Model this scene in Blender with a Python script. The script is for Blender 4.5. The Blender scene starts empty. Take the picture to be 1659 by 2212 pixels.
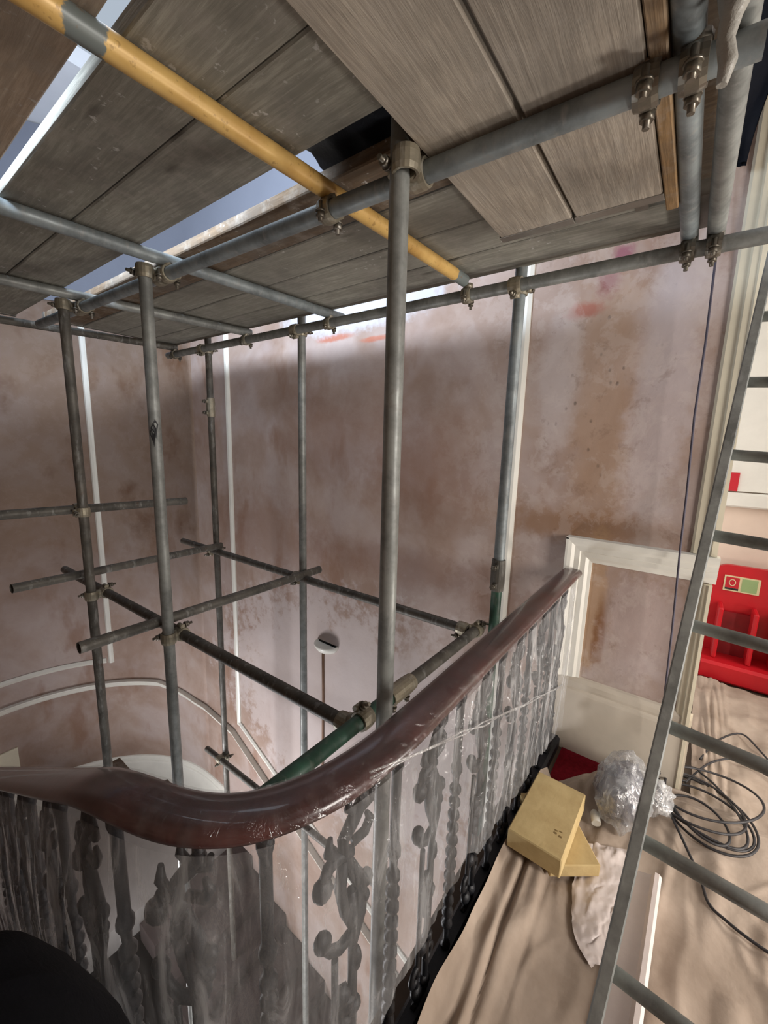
import bpy, math, random
from mathutils import Vector, Matrix, noise
random.seed(7)
sc = bpy.context.scene
col = sc.collection

# ------------------------------------------------------------------ camera
# The axes of the scaffold were read from the photograph's vanishing points (image taken as 1659 x 2212).
F, CX, CY = 888.0, 829.5, 1106.0
Yc = Vector((-385 - CX, 919 - CY, F)).normalized()
Xc = Vector((1502 - CX, 972 - CY, F)); Xc = (Xc - Yc * Xc.dot(Yc)).normalized()
Zc = Xc.cross(Yc)
ZO = 1.72                                    # camera height over the landing floor
def ray(px, py):
    v = Vector(((px - CX) / F, (py - CY) / F, 1.0))
    return Vector((Xc.dot(v), Yc.dot(v), Zc.dot(v)))
def ux(px, py, x): d = ray(px, py); return d * (x / d.x)
def uy(px, py, y): d = ray(px, py); return d * (y / d.y)
def uz(px, py, z): d = ray(px, py); return d * (z / d.z)
# every coordinate below is metres from the camera (x to the back wall, y to the curved wall, z up);
# the builders add ZO so that the landing floor lies at z = 0
cam = bpy.data.cameras.new('camera'); camo = bpy.data.objects.new('camera', cam); col.objects.link(camo)
cam.sensor_fit = 'VERTICAL'; cam.sensor_height = 36.0; cam.sensor_width = 27.0
cam.lens = 36.0 * F / 2212.0; cam.clip_start = 0.02; cam.clip_end = 100
right = Vector((Xc.x, Yc.x, Zc.x)); down = Vector((Xc.y, Yc.y, Zc.y)); fwd = Vector((Xc.z, Yc.z, Zc.z))
m = Matrix((right, -down, -fwd)).transposed().to_4x4(); m.translation = (0, 0, ZO)
camo.matrix_world = m
sc.camera = camo

# ------------------------------------------------------------------ world, lights, exposure
sc.view_settings.view_transform = 'Standard'; sc.view_settings.look = 'None'
sc.view_settings.gamma = 1.0; sc.view_settings.use_curve_mapping = False
sc.view_settings.exposure = -0.05
w = bpy.data.worlds.new('sky'); sc.world = w; w.use_nodes = True
bg = w.node_tree.nodes['Background']; bg.inputs[0].default_value = (0.75, 0.86, 1.0, 1); bg.inputs[1].default_value = 0.6
def area(name, loc, target, sx, sy, power, color, spread=180):
    l = bpy.data.lights.new(name, 'AREA'); l.shape = 'RECTANGLE'; l.size = sx; l.size_y = sy
    l.energy = power; l.color = color; l.spread = math.radians(spread)
    o = bpy.data.objects.new(name, l); col.objects.link(o)
    o.location = Vector(loc) + Vector((0, 0, ZO))
    d = Vector(target) - Vector(loc)
    o.rotation_euler = d.to_track_quat('-Z', 'Y').to_euler()
    return o
area('upper_window_daylight', (-0.62, 2.1, 1.14), (1.7, 4.0, 1.0), 2.4, 0.5, 270, (0.72, 0.84, 1.0), 160)
area('skylight_daylight', (0.9, 2.0, 2.95), (0.95, 2.0, 0), 1.8, 2.2, 40, (0.78, 0.88, 1.0))
area('front_fill', (0.75, -2.8, 0.1), (2.1, 0.8, 0.0), 0.9, 1.2, 92, (1.0, 0.94, 0.88))  # added fill light for the landing; the front wall has no window
area('work_lamp', (1.95, -1.75, -1.30), (1.2, 0.9, 0.1), 0.35, 0.35, 34, (1.0, 0.93, 0.86))
area('stair_window_daylight', (0.1, 3.3, -4.0), (2.3, 2.3, -2.4), 0.8, 0.8, 80, (0.98, 0.97, 1.0))
area('lower_stair_fill', (0.15, 1.3, -5.4), (2.37, 1.3, -2.7), 0.8, 1.0, 40, (1.0, 0.96, 0.92))  # added fill to brighten the wall behind the film; no window there
area('next_room_daylight', (3.2, -2.6, 0.4), (4.1, -0.4, -0.4), 1.4, 1.4, 60, (1.0, 0.97, 0.92))

# ------------------------------------------------------------------ materials
def newmat(name):
    mt = bpy.data.materials.new(name); mt.use_nodes = True
    nt = mt.node_tree; nt.nodes.clear()
    out = nt.nodes.new('ShaderNodeOutputMaterial')
    return mt, nt, out
def lin(c): return tuple(((v / 255) / 12.92 if v / 255 <= 0.04045 else ((v / 255 + 0.055) / 1.055) ** 2.4) for v in c) + (1.0,)
class G:
    """small node helper"""
    def __init__(s, nt): s.nt = nt; s.L = nt.links.new
    def node(s, t, **kw):
        nd = s.nt.nodes.new(t)
        for k, v in kw.items(): setattr(nd, k, v)
        return nd
    def put(s, sock, v):
        if hasattr(v, 'is_output'): s.L(v, sock)
        else: sock.default_value = v
    def pos(s, scale=(1, 1, 1), loc=(0, 0, 0), obj=False):
        if obj: src = s.node('ShaderNodeTexCoord').outputs['Object']
        else: src = s.node('ShaderNodeNewGeometry').outputs['Position']
        mp = s.node('ShaderNodeMapping'); s.L(src, mp.inputs[0]); mp.inputs['Scale'].default_value = scale; mp.inputs['Location'].default_value = loc
        return mp.outputs[0]
    def noise(s, v, scale, detail=4, rough=0.55, dist=0.0):
        nd = s.node('ShaderNodeTexNoise'); s.L(v, nd.inputs['Vector'])
        nd.inputs['Scale'].default_value = scale; nd.inputs['Detail'].default_value = detail
        nd.inputs['Roughness'].default_value = rough; nd.inputs['Distortion'].default_value = dist
        return nd.outputs['Fac']
    def ramp(s, f, stops):
        nd = s.node('ShaderNodeValToRGB'); s.L(f, nd.inputs[0]); cr = nd.color_ramp
        while len(cr.elements) < len(stops): cr.elements.new(0.5)
        for e, (p, c) in zip(cr.elements, stops):
            e.position = p; e.color = c if hasattr(c, '__len__') else (c, c, c, 1)
        return nd.outputs[0]
    def math(s, op, a, b=0.0, clamp=False):
        nd = s.node('ShaderNodeMath', operation=op, use_clamp=clamp); s.put(nd.inputs[0], a); s.put(nd.inputs[1], b); return nd.outputs[0]
    def mix(s, f, a, b, mode='MIX'):
        nd = s.node('ShaderNodeMix', data_type='RGBA', blend_type=mode)
        s.put(nd.inputs[0], f); s.put(nd.inputs[6], a); s.put(nd.inputs[7], b); return nd.outputs[2]
    def smooth(s, v, lo, hi):
        nd = s.node('ShaderNodeMapRange', interpolation_type='SMOOTHSTEP'); s.put(nd.inputs[0], v)
        nd.inputs[1].default_value = lo; nd.inputs[2].default_value = hi; return nd.outputs[0]
    def xyz(s, v):
        nd = s.node('ShaderNodeSeparateXYZ'); s.L(v, nd.inputs[0]); return nd.outputs
    def bump(s, h, strength=0.3, dist=0.01):
        nd = s.node('ShaderNodeBump'); s.put(nd.inputs['Height'], h); nd.inputs['Strength'].default_value = strength; nd.inputs['Distance'].default_value = dist
        return nd.outputs[0]
    def bsdf(s, out, color, rough=0.6, metal=0.0, normal=None, coat=0.0, spec=0.5):
        nd = s.node('ShaderNodeBsdfPrincipled'); s.put(nd.inputs['Base Color'], color); s.put(nd.inputs['Roughness'], rough)
        s.put(nd.inputs['Metallic'], metal); nd.inputs['Coat Weight'].default_value = coat; nd.inputs['Specular IOR Level'].default_value = spec
        if normal is not None: s.L(normal, nd.inputs['Normal'])
        if out is not None: s.L(nd.outputs[0], out.inputs[0])
        return nd
def simple(name, rgb, rough=0.6, metal=0.0, var=0.25, scale=14.0, bump=0.15, coat=0.0, dark=None, spec=0.5):
    mt, nt, out = newmat(name); g = G(nt); p = g.pos()
    f = g.noise(p, scale, 5, 0.6)
    c = lin(rgb); d = lin(dark) if dark else tuple(v * (1 - var) for v in c[:3]) + (1,)
    colr = g.ramp(f, [(0.3, d), (0.65, c)])
    g.bsdf(out, colr, rough, metal, g.bump(g.noise(p, scale * 6, 3), bump, 0.004), coat, spec)
    return mt

def plaster(name, curved=False):
    mt, nt, out = newmat(name); g = G(nt); p = g.pos()
    n1 = g.noise(p, 1.1, 5, 0.6, 0.4); n2 = g.noise(g.pos(loc=(3, 5, 1)), 2.2, 3, 0.5, 0.2); n3 = g.noise(g.pos((1, 1.0, 0.45), (8, 2, 4)), 3.2, 4)
    base = g.ramp(n1, [(0.36, lin((150, 126, 112))), (0.52, lin((168, 147, 135))), (0.66, lin((182, 167, 160)))])
    patch = g.ramp(n2, [(0.46, 0.0), (0.62, 1.0)])
    colr = g.mix(g.math('MULTIPLY', patch, 0.45), base, lin((186, 173, 170)))
    brown = g.ramp(n3, [(0.57, 0.0), (0.68, 1.0)])
    colr = g.mix(g.math('MULTIPLY', brown, 0.6), colr, lin((138, 104, 84)))
    X, Y, Z = g.xyz(p)
    warp = g.math('MULTIPLY', g.math('SUBTRACT', g.noise(g.pos(loc=(1, 9, 2)), 4.0, 5, 0.65), 0.5), 0.5)
    warpf = g.math('MULTIPLY', g.math('SUBTRACT', g.noise(g.pos(loc=(4, 2, 7)), 13.0, 5, 0.65), 0.5), 0.16)
    def blob(y, z, ry, rz, edge=0.35, wf=1.0):
        """soft-edged irregular stain on the flat wall, centred y,z"""
        a = g.math('DIVIDE', g.math('SUBTRACT', Y, y), ry); b = g.math('DIVIDE', g.math('SUBTRACT', Z, z + ZO), rz)
        d = g.math('SQRT', g.math('ADD', g.math('POWER', a, 2.0), g.math('POWER', b, 2.0)))
        d = g.math('ADD', d, g.math('MULTIPLY', g.math('ADD', warp, g.math('MULTIPLY', warpf, 2.5)), 3.0 * wf))
        return g.smooth(d, 1 + edge, 1 - edge)
    def stain(c, msk, amt, rgb): return g.mix(g.math('MULTIPLY', msk, amt), c, lin(rgb))
    if not curved:
        # paler, almost white patches on the lower wall
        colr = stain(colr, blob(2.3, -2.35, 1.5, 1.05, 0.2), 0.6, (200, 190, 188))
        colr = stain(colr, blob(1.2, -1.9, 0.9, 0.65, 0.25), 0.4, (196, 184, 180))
        # broad darker brown patches round the middle of the wall
        colr = stain(colr, blob(2.2, 0.0, 0.55, 0.35, 0.7), 0.45, (140, 108, 92))
        colr = stain(colr, blob(1.45, -0.2, 0.4, 0.3, 0.7), 0.5, (140, 106, 90))
        colr = stain(colr, blob(3.1, -0.9, 0.7, 0.35, 0.6), 0.5, (142, 108, 90))
        colr = stain(colr, blob(1.5, -0.88, 0.9, 0.13, 0.6), 0.45, (134, 103, 90))
        # water-marked strip beside the doorway; separate brown band above the dado
        colr = stain(colr, blob(0.40, 0.30, 0.17, 0.75, 0.5), 0.5, (166, 136, 110))
        colr = stain(colr, blob(0.15, 0.25, 0.12, 0.62, 0.4), 0.5, (190, 180, 182))
        colr = stain(colr, blob(0.62, 0.30, 0.10, 0.36, 0.4), 0.45, (196, 186, 184))
        colr = stain(colr, blob(0.48, -0.42, 0.40, 0.09, 0.5), 0.7, (140, 104, 74))  # brown band along the top of the dado
        colr = stain(colr, blob(0.35, -0.86, 0.08, 0.40, 0.25), 0.7, (168, 136, 104))
        colr = stain(colr, blob(0.29, -0.98, 0.03, 0.18, 0.4), 0.75, (118, 74, 36))
        colr = stain(colr, blob(0.12, -0.90, 0.16, 0.3, 0.3), 0.4, (194, 180, 180))
        # mould specks
        vor = g.node('ShaderNodeTexVoronoi'); g.L(g.pos((1, 1, 0.7)), vor.inputs['Vector']); vor.inputs['Scale'].default_value = 26
        sp = g.math('MULTIPLY', g.smooth(g.math('ADD', vor.outputs['Distance'], warpf), 0.26, 0.10), g.math('MULTIPLY', blob(0.45, 0.3, 0.24, 0.42, 0.4), g.smooth(g.noise(g.pos(loc=(2, 2, 2)), 6, 3), 0.47, 0.62)))
        colr = stain(colr, sp, 0.6, (70, 58, 50))
        # old red paint smears
        colr = stain(colr, blob(0.43, 0.80, 0.06, 0.075, 0.6, 1.5), 0.7, (128, 62, 72))
        colr = stain(colr, blob(0.38, 0.90, 0.05, 0.05, 0.6, 1.5), 0.7, (140, 70, 96))
        colr = stain(colr, blob(0.52, 0.68, 0.075, 0.035, 0.6, 1.5), 0.65, (156, 80, 64))
        colr = stain(colr, blob(2.25, 0.75, 0.16, 0.025, 0.4, 0.8), 0.8, (176, 104, 80))
        colr = stain(colr, blob(1.85, 0.70, 0.13, 0.02, 0.4, 0.8), 0.8, (176, 104, 80))
        colr = stain(colr, blob(2.05, 0.95, 0.75, 0.17, 0.25, 0.8), 0.7, (200, 205, 214))  # strip of daylight at platform height, painted pale blue into the plaster
    else:
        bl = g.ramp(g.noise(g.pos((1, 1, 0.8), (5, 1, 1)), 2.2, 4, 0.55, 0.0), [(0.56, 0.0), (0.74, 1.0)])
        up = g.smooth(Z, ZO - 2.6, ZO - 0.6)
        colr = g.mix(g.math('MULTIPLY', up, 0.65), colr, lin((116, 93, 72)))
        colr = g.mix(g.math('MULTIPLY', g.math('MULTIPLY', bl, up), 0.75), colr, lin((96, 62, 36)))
    fl = g.ramp(g.noise(g.pos(loc=(6, 3, 2)), 7.0, 8, 0.7, 0.3), [(0.50, 0.0), (0.56, 1.0)])
    near = 0.25 if curved else g.math('ADD', g.math('MULTIPLY', g.smooth(Y, 1.5, 0.7), 0.8), 0.2)
    colr = g.mix(g.math('MULTIPLY', g.math('MULTIPLY', fl, near), 0.18), colr, lin((206, 194, 186)))
    dk = g.ramp(g.noise(g.pos(loc=(2, 8, 5)), 10.0, 8, 0.72, 0.5), [(0.58, 0.0), (0.66, 1.0)])
    colr = g.mix(g.math('MULTIPLY', g.math('MULTIPLY', dk, near), 0.28), colr, lin((112, 86, 68)))
    h = g.math('ADD', g.noise(p, 9, 6, 0.6), g.math('MULTIPLY', patch, 0.35))
    g.bsdf(out, colr, 0.85, 0, g.bump(h, 0.35, 0.012), spec=0.25)
    return mt

def wood(name, axis, light, darkc, gscale=1.0):
    mt, nt, out = newmat(name); g = G(nt)
    oi = g.node('ShaderNodeObjectInfo'); rnd = oi.outputs['Random']
    sca = (1.2, 16, 16) if axis == 'x' else (16, 1.2, 16)
    p0 = g.pos(sca, obj=True)
    ad = g.node('ShaderNodeVectorMath', operation='ADD'); g.L(p0, ad.inputs[0])
    cmb = g.node('ShaderNodeCombineXYZ')
    for i in range(3): g.L(g.math('MULTIPLY', rnd, 31.0 + 7 * i), cmb.inputs[i])
    g.L(cmb.outputs[0], ad.inputs[1]); gp = ad.outputs[0]
    grain = g.noise(gp, 1.6 * gscale, 6, 0.65, 0.8); fine = g.noise(gp, 6.0, 4, 0.7, 0.3)
    pw = g.pos()
    colr = g.ramp(grain, [(0.22, lin(tuple(0.7 * a + 0.3 * b for a, b in zip(darkc, light)))), (0.50, lin(tuple((a + b) / 2 for a, b in zip(light, darkc)))), (0.74, lin(light))])
    colr = g.mix(g.math('MULTIPLY', g.ramp(fine, [(0.45, 1.0), (0.6, 0.0)]), 0.35), colr, lin(tuple(v * 0.55 for v in darkc)))
    colr = g.mix(g.math('MULTIPLY', g.ramp(g.noise(pw, 3.5, 5, 0.6), [(0.42, 0.0), (0.64, 1.0)]), 0.6), colr, lin((104, 101, 96)))
    colr = g.mix(g.math('MULTIPLY', g.ramp(g.noise(g.pos(loc=(9, 4, 1)), 11, 5, 0.7), [(0.5, 0.0), (0.66, 1.0)]), 0.4), colr, lin((156, 150, 142)))
    # knots
    vor = g.node('ShaderNodeTexVoronoi'); g.L(g.pos((3.0, 9, 9) if axis == 'x' else (9, 3.0, 9), obj=True), vor.inputs['Vector']); vor.inputs['Scale'].default_value = 0.9
    colr = g.mix(g.math('MULTIPLY', g.smooth(vor.outputs['Distance'], 0.16, 0.05), 0.7), colr, lin((44, 36, 30)))
    # plaster and paint splashes
    spl = g.math('MULTIPLY', g.ramp(g.noise(pw, 38, 3, 0.6), [(0.64, 0.0), (0.69, 1.0)]), g.ramp(g.noise(g.pos(loc=(3, 1, 1)), 3.0, 3), [(0.5, 0.0), (0.62, 1.0)]))
    colr = g.mix(g.math('MULTIPLY', spl, 0.8), colr, lin((196, 194, 190)))
    colr = g.mix(g.math('MULTIPLY', rnd, 0.30), colr, lin(tuple(v * 0.8 for v in light)))
    g.bsdf(out, colr, 0.82, 0, g.bump(g.math('ADD', grain, g.math('MULTIPLY', fine, 0.5)), 0.4, 0.006), spec=0.25)
    return mt

def steel(name, rgb, worn=(150, 150, 146), rust=0.25, metal=0.55, rough=0.42, wornamt=0.5):
    mt, nt, out = newmat(name); g = G(nt); p = g.pos()
    n = g.noise(p, 9, 6, 0.65); sc2 = g.noise(g.pos((1, 1, 0.25), (3, 3, 3)), 40, 4, 0.6)
    colr = g.ramp(n, [(0.35, lin(tuple(v * 0.72 for v in rgb))), (0.62, lin(rgb))])
    colr = g.mix(g.math('MULTIPLY', g.ramp(sc2, [(0.55, 0.0), (0.68, 1.0)]), wornamt), colr, lin(worn))
    rs = g.ramp(g.noise(g.pos(loc=(7, 1, 3)), 12, 5, 0.7), [(0.62, 0.0), (0.72, 1.0)])
    colr = g.mix(g.math('MULTIPLY', rs, rust), colr, lin((92, 62, 44)))
    r = g.ramp(n, [(0.3, rough + 0.18), (0.7, rough - 0.06)])
    g.bsdf(out, colr, r, metal, g.bump(sc2, 0.12, 0.002))
    return mt

def plastic_film(name, haze=0.34, gloss=0.12, tint=(0.92, 0.93, 0.93)):
    mt, nt, out = newmat(name); g = G(nt); p = g.pos()
    nz = g.noise(g.pos((2.2, 2.2, 0.4)), 10, 5, 0.65, 0.8)
    tr = g.node('ShaderNodeBsdfTransparent'); tr.inputs[0].default_value = (0.97, 0.97, 0.97, 1)
    df = g.node('ShaderNodeBsdfDiffuse'); df.inputs[0].default_value = tint + (1,)
    tl = g.node('ShaderNodeBsdfTranslucent'); tl.inputs[0].default_value = tint + (1,)
    gl = g.node('ShaderNodeBsdfGlossy'); gl.inputs['Roughness'].default_value = 0.16
    bmp = g.bump(g.noise(g.pos((1, 1, 0.5)), 22, 4, 0.6, 1.5), 0.7, 0.02)
    g.L(bmp, gl.inputs['Normal'])
    ms1 = g.node('ShaderNodeMixShader'); ms1.inputs[0].default_value = 0.45; g.L(df.outputs[0], ms1.inputs[1]); g.L(tl.outputs[0], ms1.inputs[2])
    ms2 = g.node('ShaderNodeMixShader'); g.L(g.ramp(nz, [(0.38, haze * 0.5), (0.52, haze * 0.9), (0.68, min(1, haze * 2.2))]), ms2.inputs[0]); g.L(tr.outputs[0], ms2.inputs[1]); g.L(ms1.outputs[0], ms2.inputs[2])
    ms3 = g.node('ShaderNodeMixShader'); ms3.inputs[0].default_value = gloss; g.L(ms2.outputs[0], ms3.inputs[1]); g.L(gl.outputs[0], ms3.inputs[2])
    g.L(ms3.outputs[0], out.inputs[0])
    return mt

M = {}
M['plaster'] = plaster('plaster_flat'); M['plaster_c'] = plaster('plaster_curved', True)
M['white'] = simple('white_gloss_paint', (226, 224, 214), 0.4, 0, 0.08, 6)
M['cream'] = simple('cream_paint', (222, 214, 190), 0.45, 0, 0.12, 5)
M['skirt'] = simple('skirting_paint', (206, 196, 180), 0.45, 0, 0.12, 5)
M['ceil'] = simple('ceiling_paint', (226, 228, 232), 0.8, 0, 0.08, 3)
M['steel'] = steel('galvanised_tube', (142, 145, 141), metal=0.2)
M['steel_d'] = steel('dark_old_tube', (98, 94, 86), rust=0.7, metal=0.2, rough=0.5)
M['steel_b'] = steel('bluish_tube', (140, 149, 151), rust=0.15, metal=0.2)
M['green'] = steel('green_painted_tube', (44, 84, 66), (96, 104, 92), 0.3, 0.0, 0.45, 0.5)
M['coupler'] = steel('coupler_steel', (164, 156, 136), (196, 192, 180), 0.5, 0.5, 0.42)
M['bolt'] = steel('bolt_steel', (128, 122, 110), (200, 198, 190), 0.35, 0.7, 0.35)
M['wood_y'] = wood('board_wood_long', 'y', (176, 174, 162), (132, 130, 119))
M['wood_x'] = wood('board_wood_cross', 'x', (204, 194, 178), (156, 144, 130))
M['wood_t'] = wood('timber_brown', 'y', (136, 116, 94), (90, 74, 58))
M['wood_r'] = wood('timber_rust_stained', 'y', (196, 182, 164), (158, 136, 114))
M['wood_o'] = wood('timber_orange', 'x', (176, 146, 104), (120, 92, 62))
M['tread'] = simple('darkened_stairs', (58, 46, 44), 0.95, 0, 0.3, 30)  # dark colour stands in for the gloom of the stairs behind the film
M['band'] = simple('hoop_iron', (150, 146, 138), 0.4, 0.7)
M['iron'] = simple('cast_iron', (24, 26, 31), 0.5, 0.2, 0.3, 30, 0.3)
M['mahog'] = simple('mahogany', (76, 30, 27), 0.3, 0, 0.4, 9, 0.05, 0.4, dark=(46, 19, 17))
M['film'] = plastic_film('plastic_film', 0.20, 0.07)
M['film_rail'] = plastic_film('plastic_film_rail', 0.035, 0.05, (0.95, 0.88, 0.86))
M['film_bag'] = plastic_film('plastic_film_bag', 0.34, 0.22)
M['sheet'] = simple('cotton_dust_sheet', (176, 160, 145), 0.9, 0, 0.22, 5, 0.5, dark=(152, 136, 121), spec=0.15)
M['wcloth'] = simple('white_polythene', (226, 214, 208), 0.4, 0, 0.1, 8, 0.2)
M['carpet'] = simple('red_carpet', (120, 20, 32), 0.95, 0, 0.4, 60, 0.4, spec=0.1)
M['floorb'] = simple('floorboards', (94, 78, 64), 0.7, 0, 0.3, 6)
M['stone'] = simple('stair_stone', (150, 146, 142), 0.7, 0, 0.15, 5)
M['black'] = simple('black_cloth', (9, 9, 14), 0.9, 0, 0.3, 20, 0.3, spec=0.15)
M['blackp'] = simple('black_plastic', (26, 28, 36), 0.45, 0, 0.4, 12, 0.4)
M['navy'] = simple('dark_navy_cloth', (16, 19, 28), 0.85, 0, 0.4, 12, 0.4, spec=0.2)
M['rubber'] = simple('black_cable', (44, 42, 44), 0.55, 0, 0.2, 30)
M['red'] = simple('red_plastic', (196, 26, 36), 0.38, 0, 0.15, 6, 0.05)
M['foam'] = simple('yellow_card', (200, 178, 130), 0.85, 0, 0.14, 9, 0.25, dark=(180, 156, 110), spec=0.2)
M['ink'] = simple('faded_ink', (132, 108, 66), 0.9)
M['labelp'] = simple('cream_label', (216, 204, 160), 0.5, 0, 0.06)
M['labelg'] = simple('green_label', (150, 176, 120), 0.5, 0, 0.1)
M['dark'] = simple('dark_print', (30, 30, 32), 0.6)
M['redsign'] = simple('red_sign', (190, 30, 44), 0.45, 0, 0.05)
M['galv'] = steel('ladder_steel', (158, 162, 158), (184, 186, 184), 0.06, 0.0, 0.45, 0.3)
M['cord'] = simple('dark_cord', (74, 70, 84), 0.7)
M['greyrag'] = simple('grey_contents', (84, 84, 98), 0.8, 0, 0.4, 14)
def yellow_tube():
    mt, nt, out = newmat('yellow_tube'); g = G(nt); p = g.pos(); X, Y, Z = g.xyz(p)
    n = g.noise(p, 7, 5, 0.6); colr = g.ramp(n, [(0.35, lin((188, 148, 82))), (0.6, lin((214, 178, 108)))])
    wv = g.math('ADD', X, g.math('MULTIPLY', g.math('SUBTRACT', g.noise(p, 40, 4), 0.5), 0.05))
    band = g.math('MULTIPLY', g.smooth(wv, 0.318, 0.324), g.smooth(wv, 0.386, 0.380))
    band = g.math('MAXIMUM', band, g.smooth(wv, 1.625, 1.63))
    colr = g.mix(band, colr, lin((112, 120, 118)))
    colr = g.mix(g.math('MULTIPLY', g.ramp(g.noise(p, 60, 3), [(0.62, 0.0), (0.7, 1.0)]), 0.5), colr, lin((120, 84, 40)))
    g.bsdf(out, colr, 0.38, 0.1)
    return mt
M['yellow'] = yellow_tube()

# ------------------------------------------------------------------ mesh builders
def basis(d):
    d = d.normalized(); a = Vector((0, 0, 1)) if abs(d.z) < 0.9 else Vector((1, 0, 0))
    u = d.cross(a).normalized(); return d, u, d.cross(u)
class MB:
    def __init__(s): s.v = []; s.f = []; s.sm = []
    def add(s, vs, fs, smooth=False):
        b = len(s.v); s.v += [Vector(x) for x in vs]
        for f in fs: s.f.append([i + b for i in f]); s.sm.append(smooth)
        return s
    def box(s, lo, hi, bev=0.0):
        x0, y0, z0 = lo; x1, y1, z1 = hi
        if bev <= 0:
            vs = [(x, y, z) for z in (z0, z1) for y in (y0, y1) for x in (x0, x1)]
            return s.add(vs, [(0, 2, 3, 1), (4, 5, 7, 6), (0, 1, 5, 4), (2, 6, 7, 3), (0, 4, 6, 2), (1, 3, 7, 5)])
        b = bev; rings = []
        for z, e in ((z0, b), (z0 + b, 0), (z1 - b, 0), (z1, b)):
            rings.append([(x0 + e + b * (e == 0) , y0 + e, z), (x1 - e - b * (e == 0), y0 + e, z), (x1 - e, y0 + e + b * (e == 0), z), (x1 - e, y1 - e - b * (e == 0), z),
                          (x1 - e - b * (e == 0), y1 - e, z), (x0 + e + b * (e == 0), y1 - e, z), (x0 + e, y1 - e - b * (e == 0), z), (x0 + e, y0 + e + b * (e == 0), z)])
        return s.rings(rings, True, True)
    def rings(s, rings, cap0=False, cap1=False, closed=True, smooth=False):
        n = len(rings[0]); vs = [p for r in rings for p in r]; fs = []
        for i in range(len(rings) - 1):
            for j in range(n if closed else n - 1):
                k = (j + 1) % n; fs.append((i * n + j, i * n + k, (i + 1) * n + k, (i + 1) * n + j))
        s.add(vs, fs, smooth)
        b = len(s.v) - len(vs)
        if cap0: s.f.append([b + i for i in reversed(range(n))]); s.sm.append(False)
        if cap1: s.f.append([b + (len(rings) - 1) * n + i for i in range(n)]); s.sm.append(False)
        return s
    def tube(s, p, q, r, n=20, wall=0.0, cap=True, r2=None):
        p = Vector(p); q = Vector(q); d, u, v = basis(q - p); r2 = r if r2 is None else r2
        c = [(math.cos(2 * math.pi * i / n), math.sin(2 * math.pi * i / n)) for i in range(n)]
        R = lambda o, rr: [o + (u * a + v * b) * rr for a, b in c]
        if wall:
            s.rings([R(p + d * 0.12, r - wall), R(p, r - wall)], True, False, smooth=True)
            s.rings([R(p, r - wall), R(p, r)]); s.rings([R(p, r), R(q, r)], smooth=True); s.rings([R(q, r), R(q, r - wall)])
            s.rings([R(q, r - wall), R(q - d * 0.12, r - wall)], False, True, smooth=True)
        else:
            s.rings([R(p, r), R(q, r2)], smooth=True)
            if cap:
                b = len(s.v) - 2 * n
                s.f.append([b + i for i in reversed(range(n))]); s.sm.append(False)
                s.f.append([b + n + i for i in range(n)]); s.sm.append(False)
        return s
    def path(s, pts, r, n=8, cap=True, flat=1.0, ref=None):
        """tube along a polyline; r number or list"""
        pts = [Vector(p) for p in pts]; rr = r if hasattr(r, '__len__') else [r] * len(pts); rings = []
        up = None
        for i, p in enumerate(pts):
            d = (pts[min(i + 1, len(pts) - 1)] - pts[max(i - 1, 0)]).normalized()
            if ref is not None: u = Vector(ref) - d * d.dot(Vector(ref)); u.normalize()
            elif up is None: _, u, _ = basis(d)
            else: u = (up - d * d.dot(up)).normalized()
            up = u; v = d.cross(u)
            rings.append([p + (u * math.cos(2 * math.pi * k / n) * flat + v * math.sin(2 * math.pi * k / n)) * rr[i] for k in range(n)])
        return s.rings(rings, cap, cap, smooth=True)
    def sweep(s, pts, prof, out, cap=True, smooth=False):
        """profile (list of (a,b): a along out direction, b along z) swept over pts; out = list of horizontal unit vectors"""
        rings = [[Vector(p) + Vector(o) * a + Vector((0, 0, b)) for a, b in prof] for p, o in zip(pts, out)]
        return s.rings(rings, cap, cap, smooth=smooth)
    def blob(s, c, rad, n=16, mm=10, amp=0.0, freq=3.0, seed=0.0, zmin=None, ax=None):
        c = Vector(c); rings = []
        for i in range(mm + 1):
            th = math.pi * i / mm; ring = []
            for j in range(n):
                ph = 2 * math.pi * j / n
                d = Vector((math.sin(th) * math.cos(ph), math.sin(th) * math.sin(ph), math.cos(th)))
                k = 1 + amp * noise.fractal(d * freq + Vector((seed, seed * 2, 0)), 1.0, 2.0, 4)
                p = Vector((d.x * rad[0], d.y * rad[1], d.z * rad[2])) * k
                if ax: p = ax @ p
                p = c + p
                if zmin is not None and p.z < zmin: p.z = zmin
                ring.append(p)
            rings.append(ring)
        return s.rings(rings, smooth=True)
    def grid(s, fn, nu, nv, smooth=True):
        vs = [fn(i / nu, j / nv) for i in range(nu + 1) for j in range(nv + 1)]
        fs = [(i * (nv + 1) + j, (i + 1) * (nv + 1) + j, (i + 1) * (nv + 1) + j + 1, i * (nv + 1) + j + 1) for i in range(nu) for j in range(nv)]
        return s.add(vs, fs, smooth)
    def build(s, name, mat, parent=None, origin=None):
        me = bpy.data.meshes.new(name)
        if parent is not None: o0 = Vector(parent['_o'])
        elif origin is not None: o0 = Vector(origin)
        else:
            xs = [v.x for v in s.v]; ys = [v.y for v in s.v]; zs = [v.z for v in s.v]
            o0 = Vector(((min(xs) + max(xs)) / 2, (min(ys) + max(ys)) / 2, min(zs)))
        me.from_pydata([tuple(v - o0) for v in s.v], [], s.f); me.update()
        me.polygons.foreach_set('use_smooth', s.sm)
        me.materials.append(mat if not isinstance(mat, str) else M[mat])
        o = bpy.data.objects.new(name, me); col.objects.link(o)
        o['_o'] = tuple(o0)
        if parent is not None: o.parent = parent
        else: o.location = o0 + Vector((0, 0, ZO))
        return o
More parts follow.
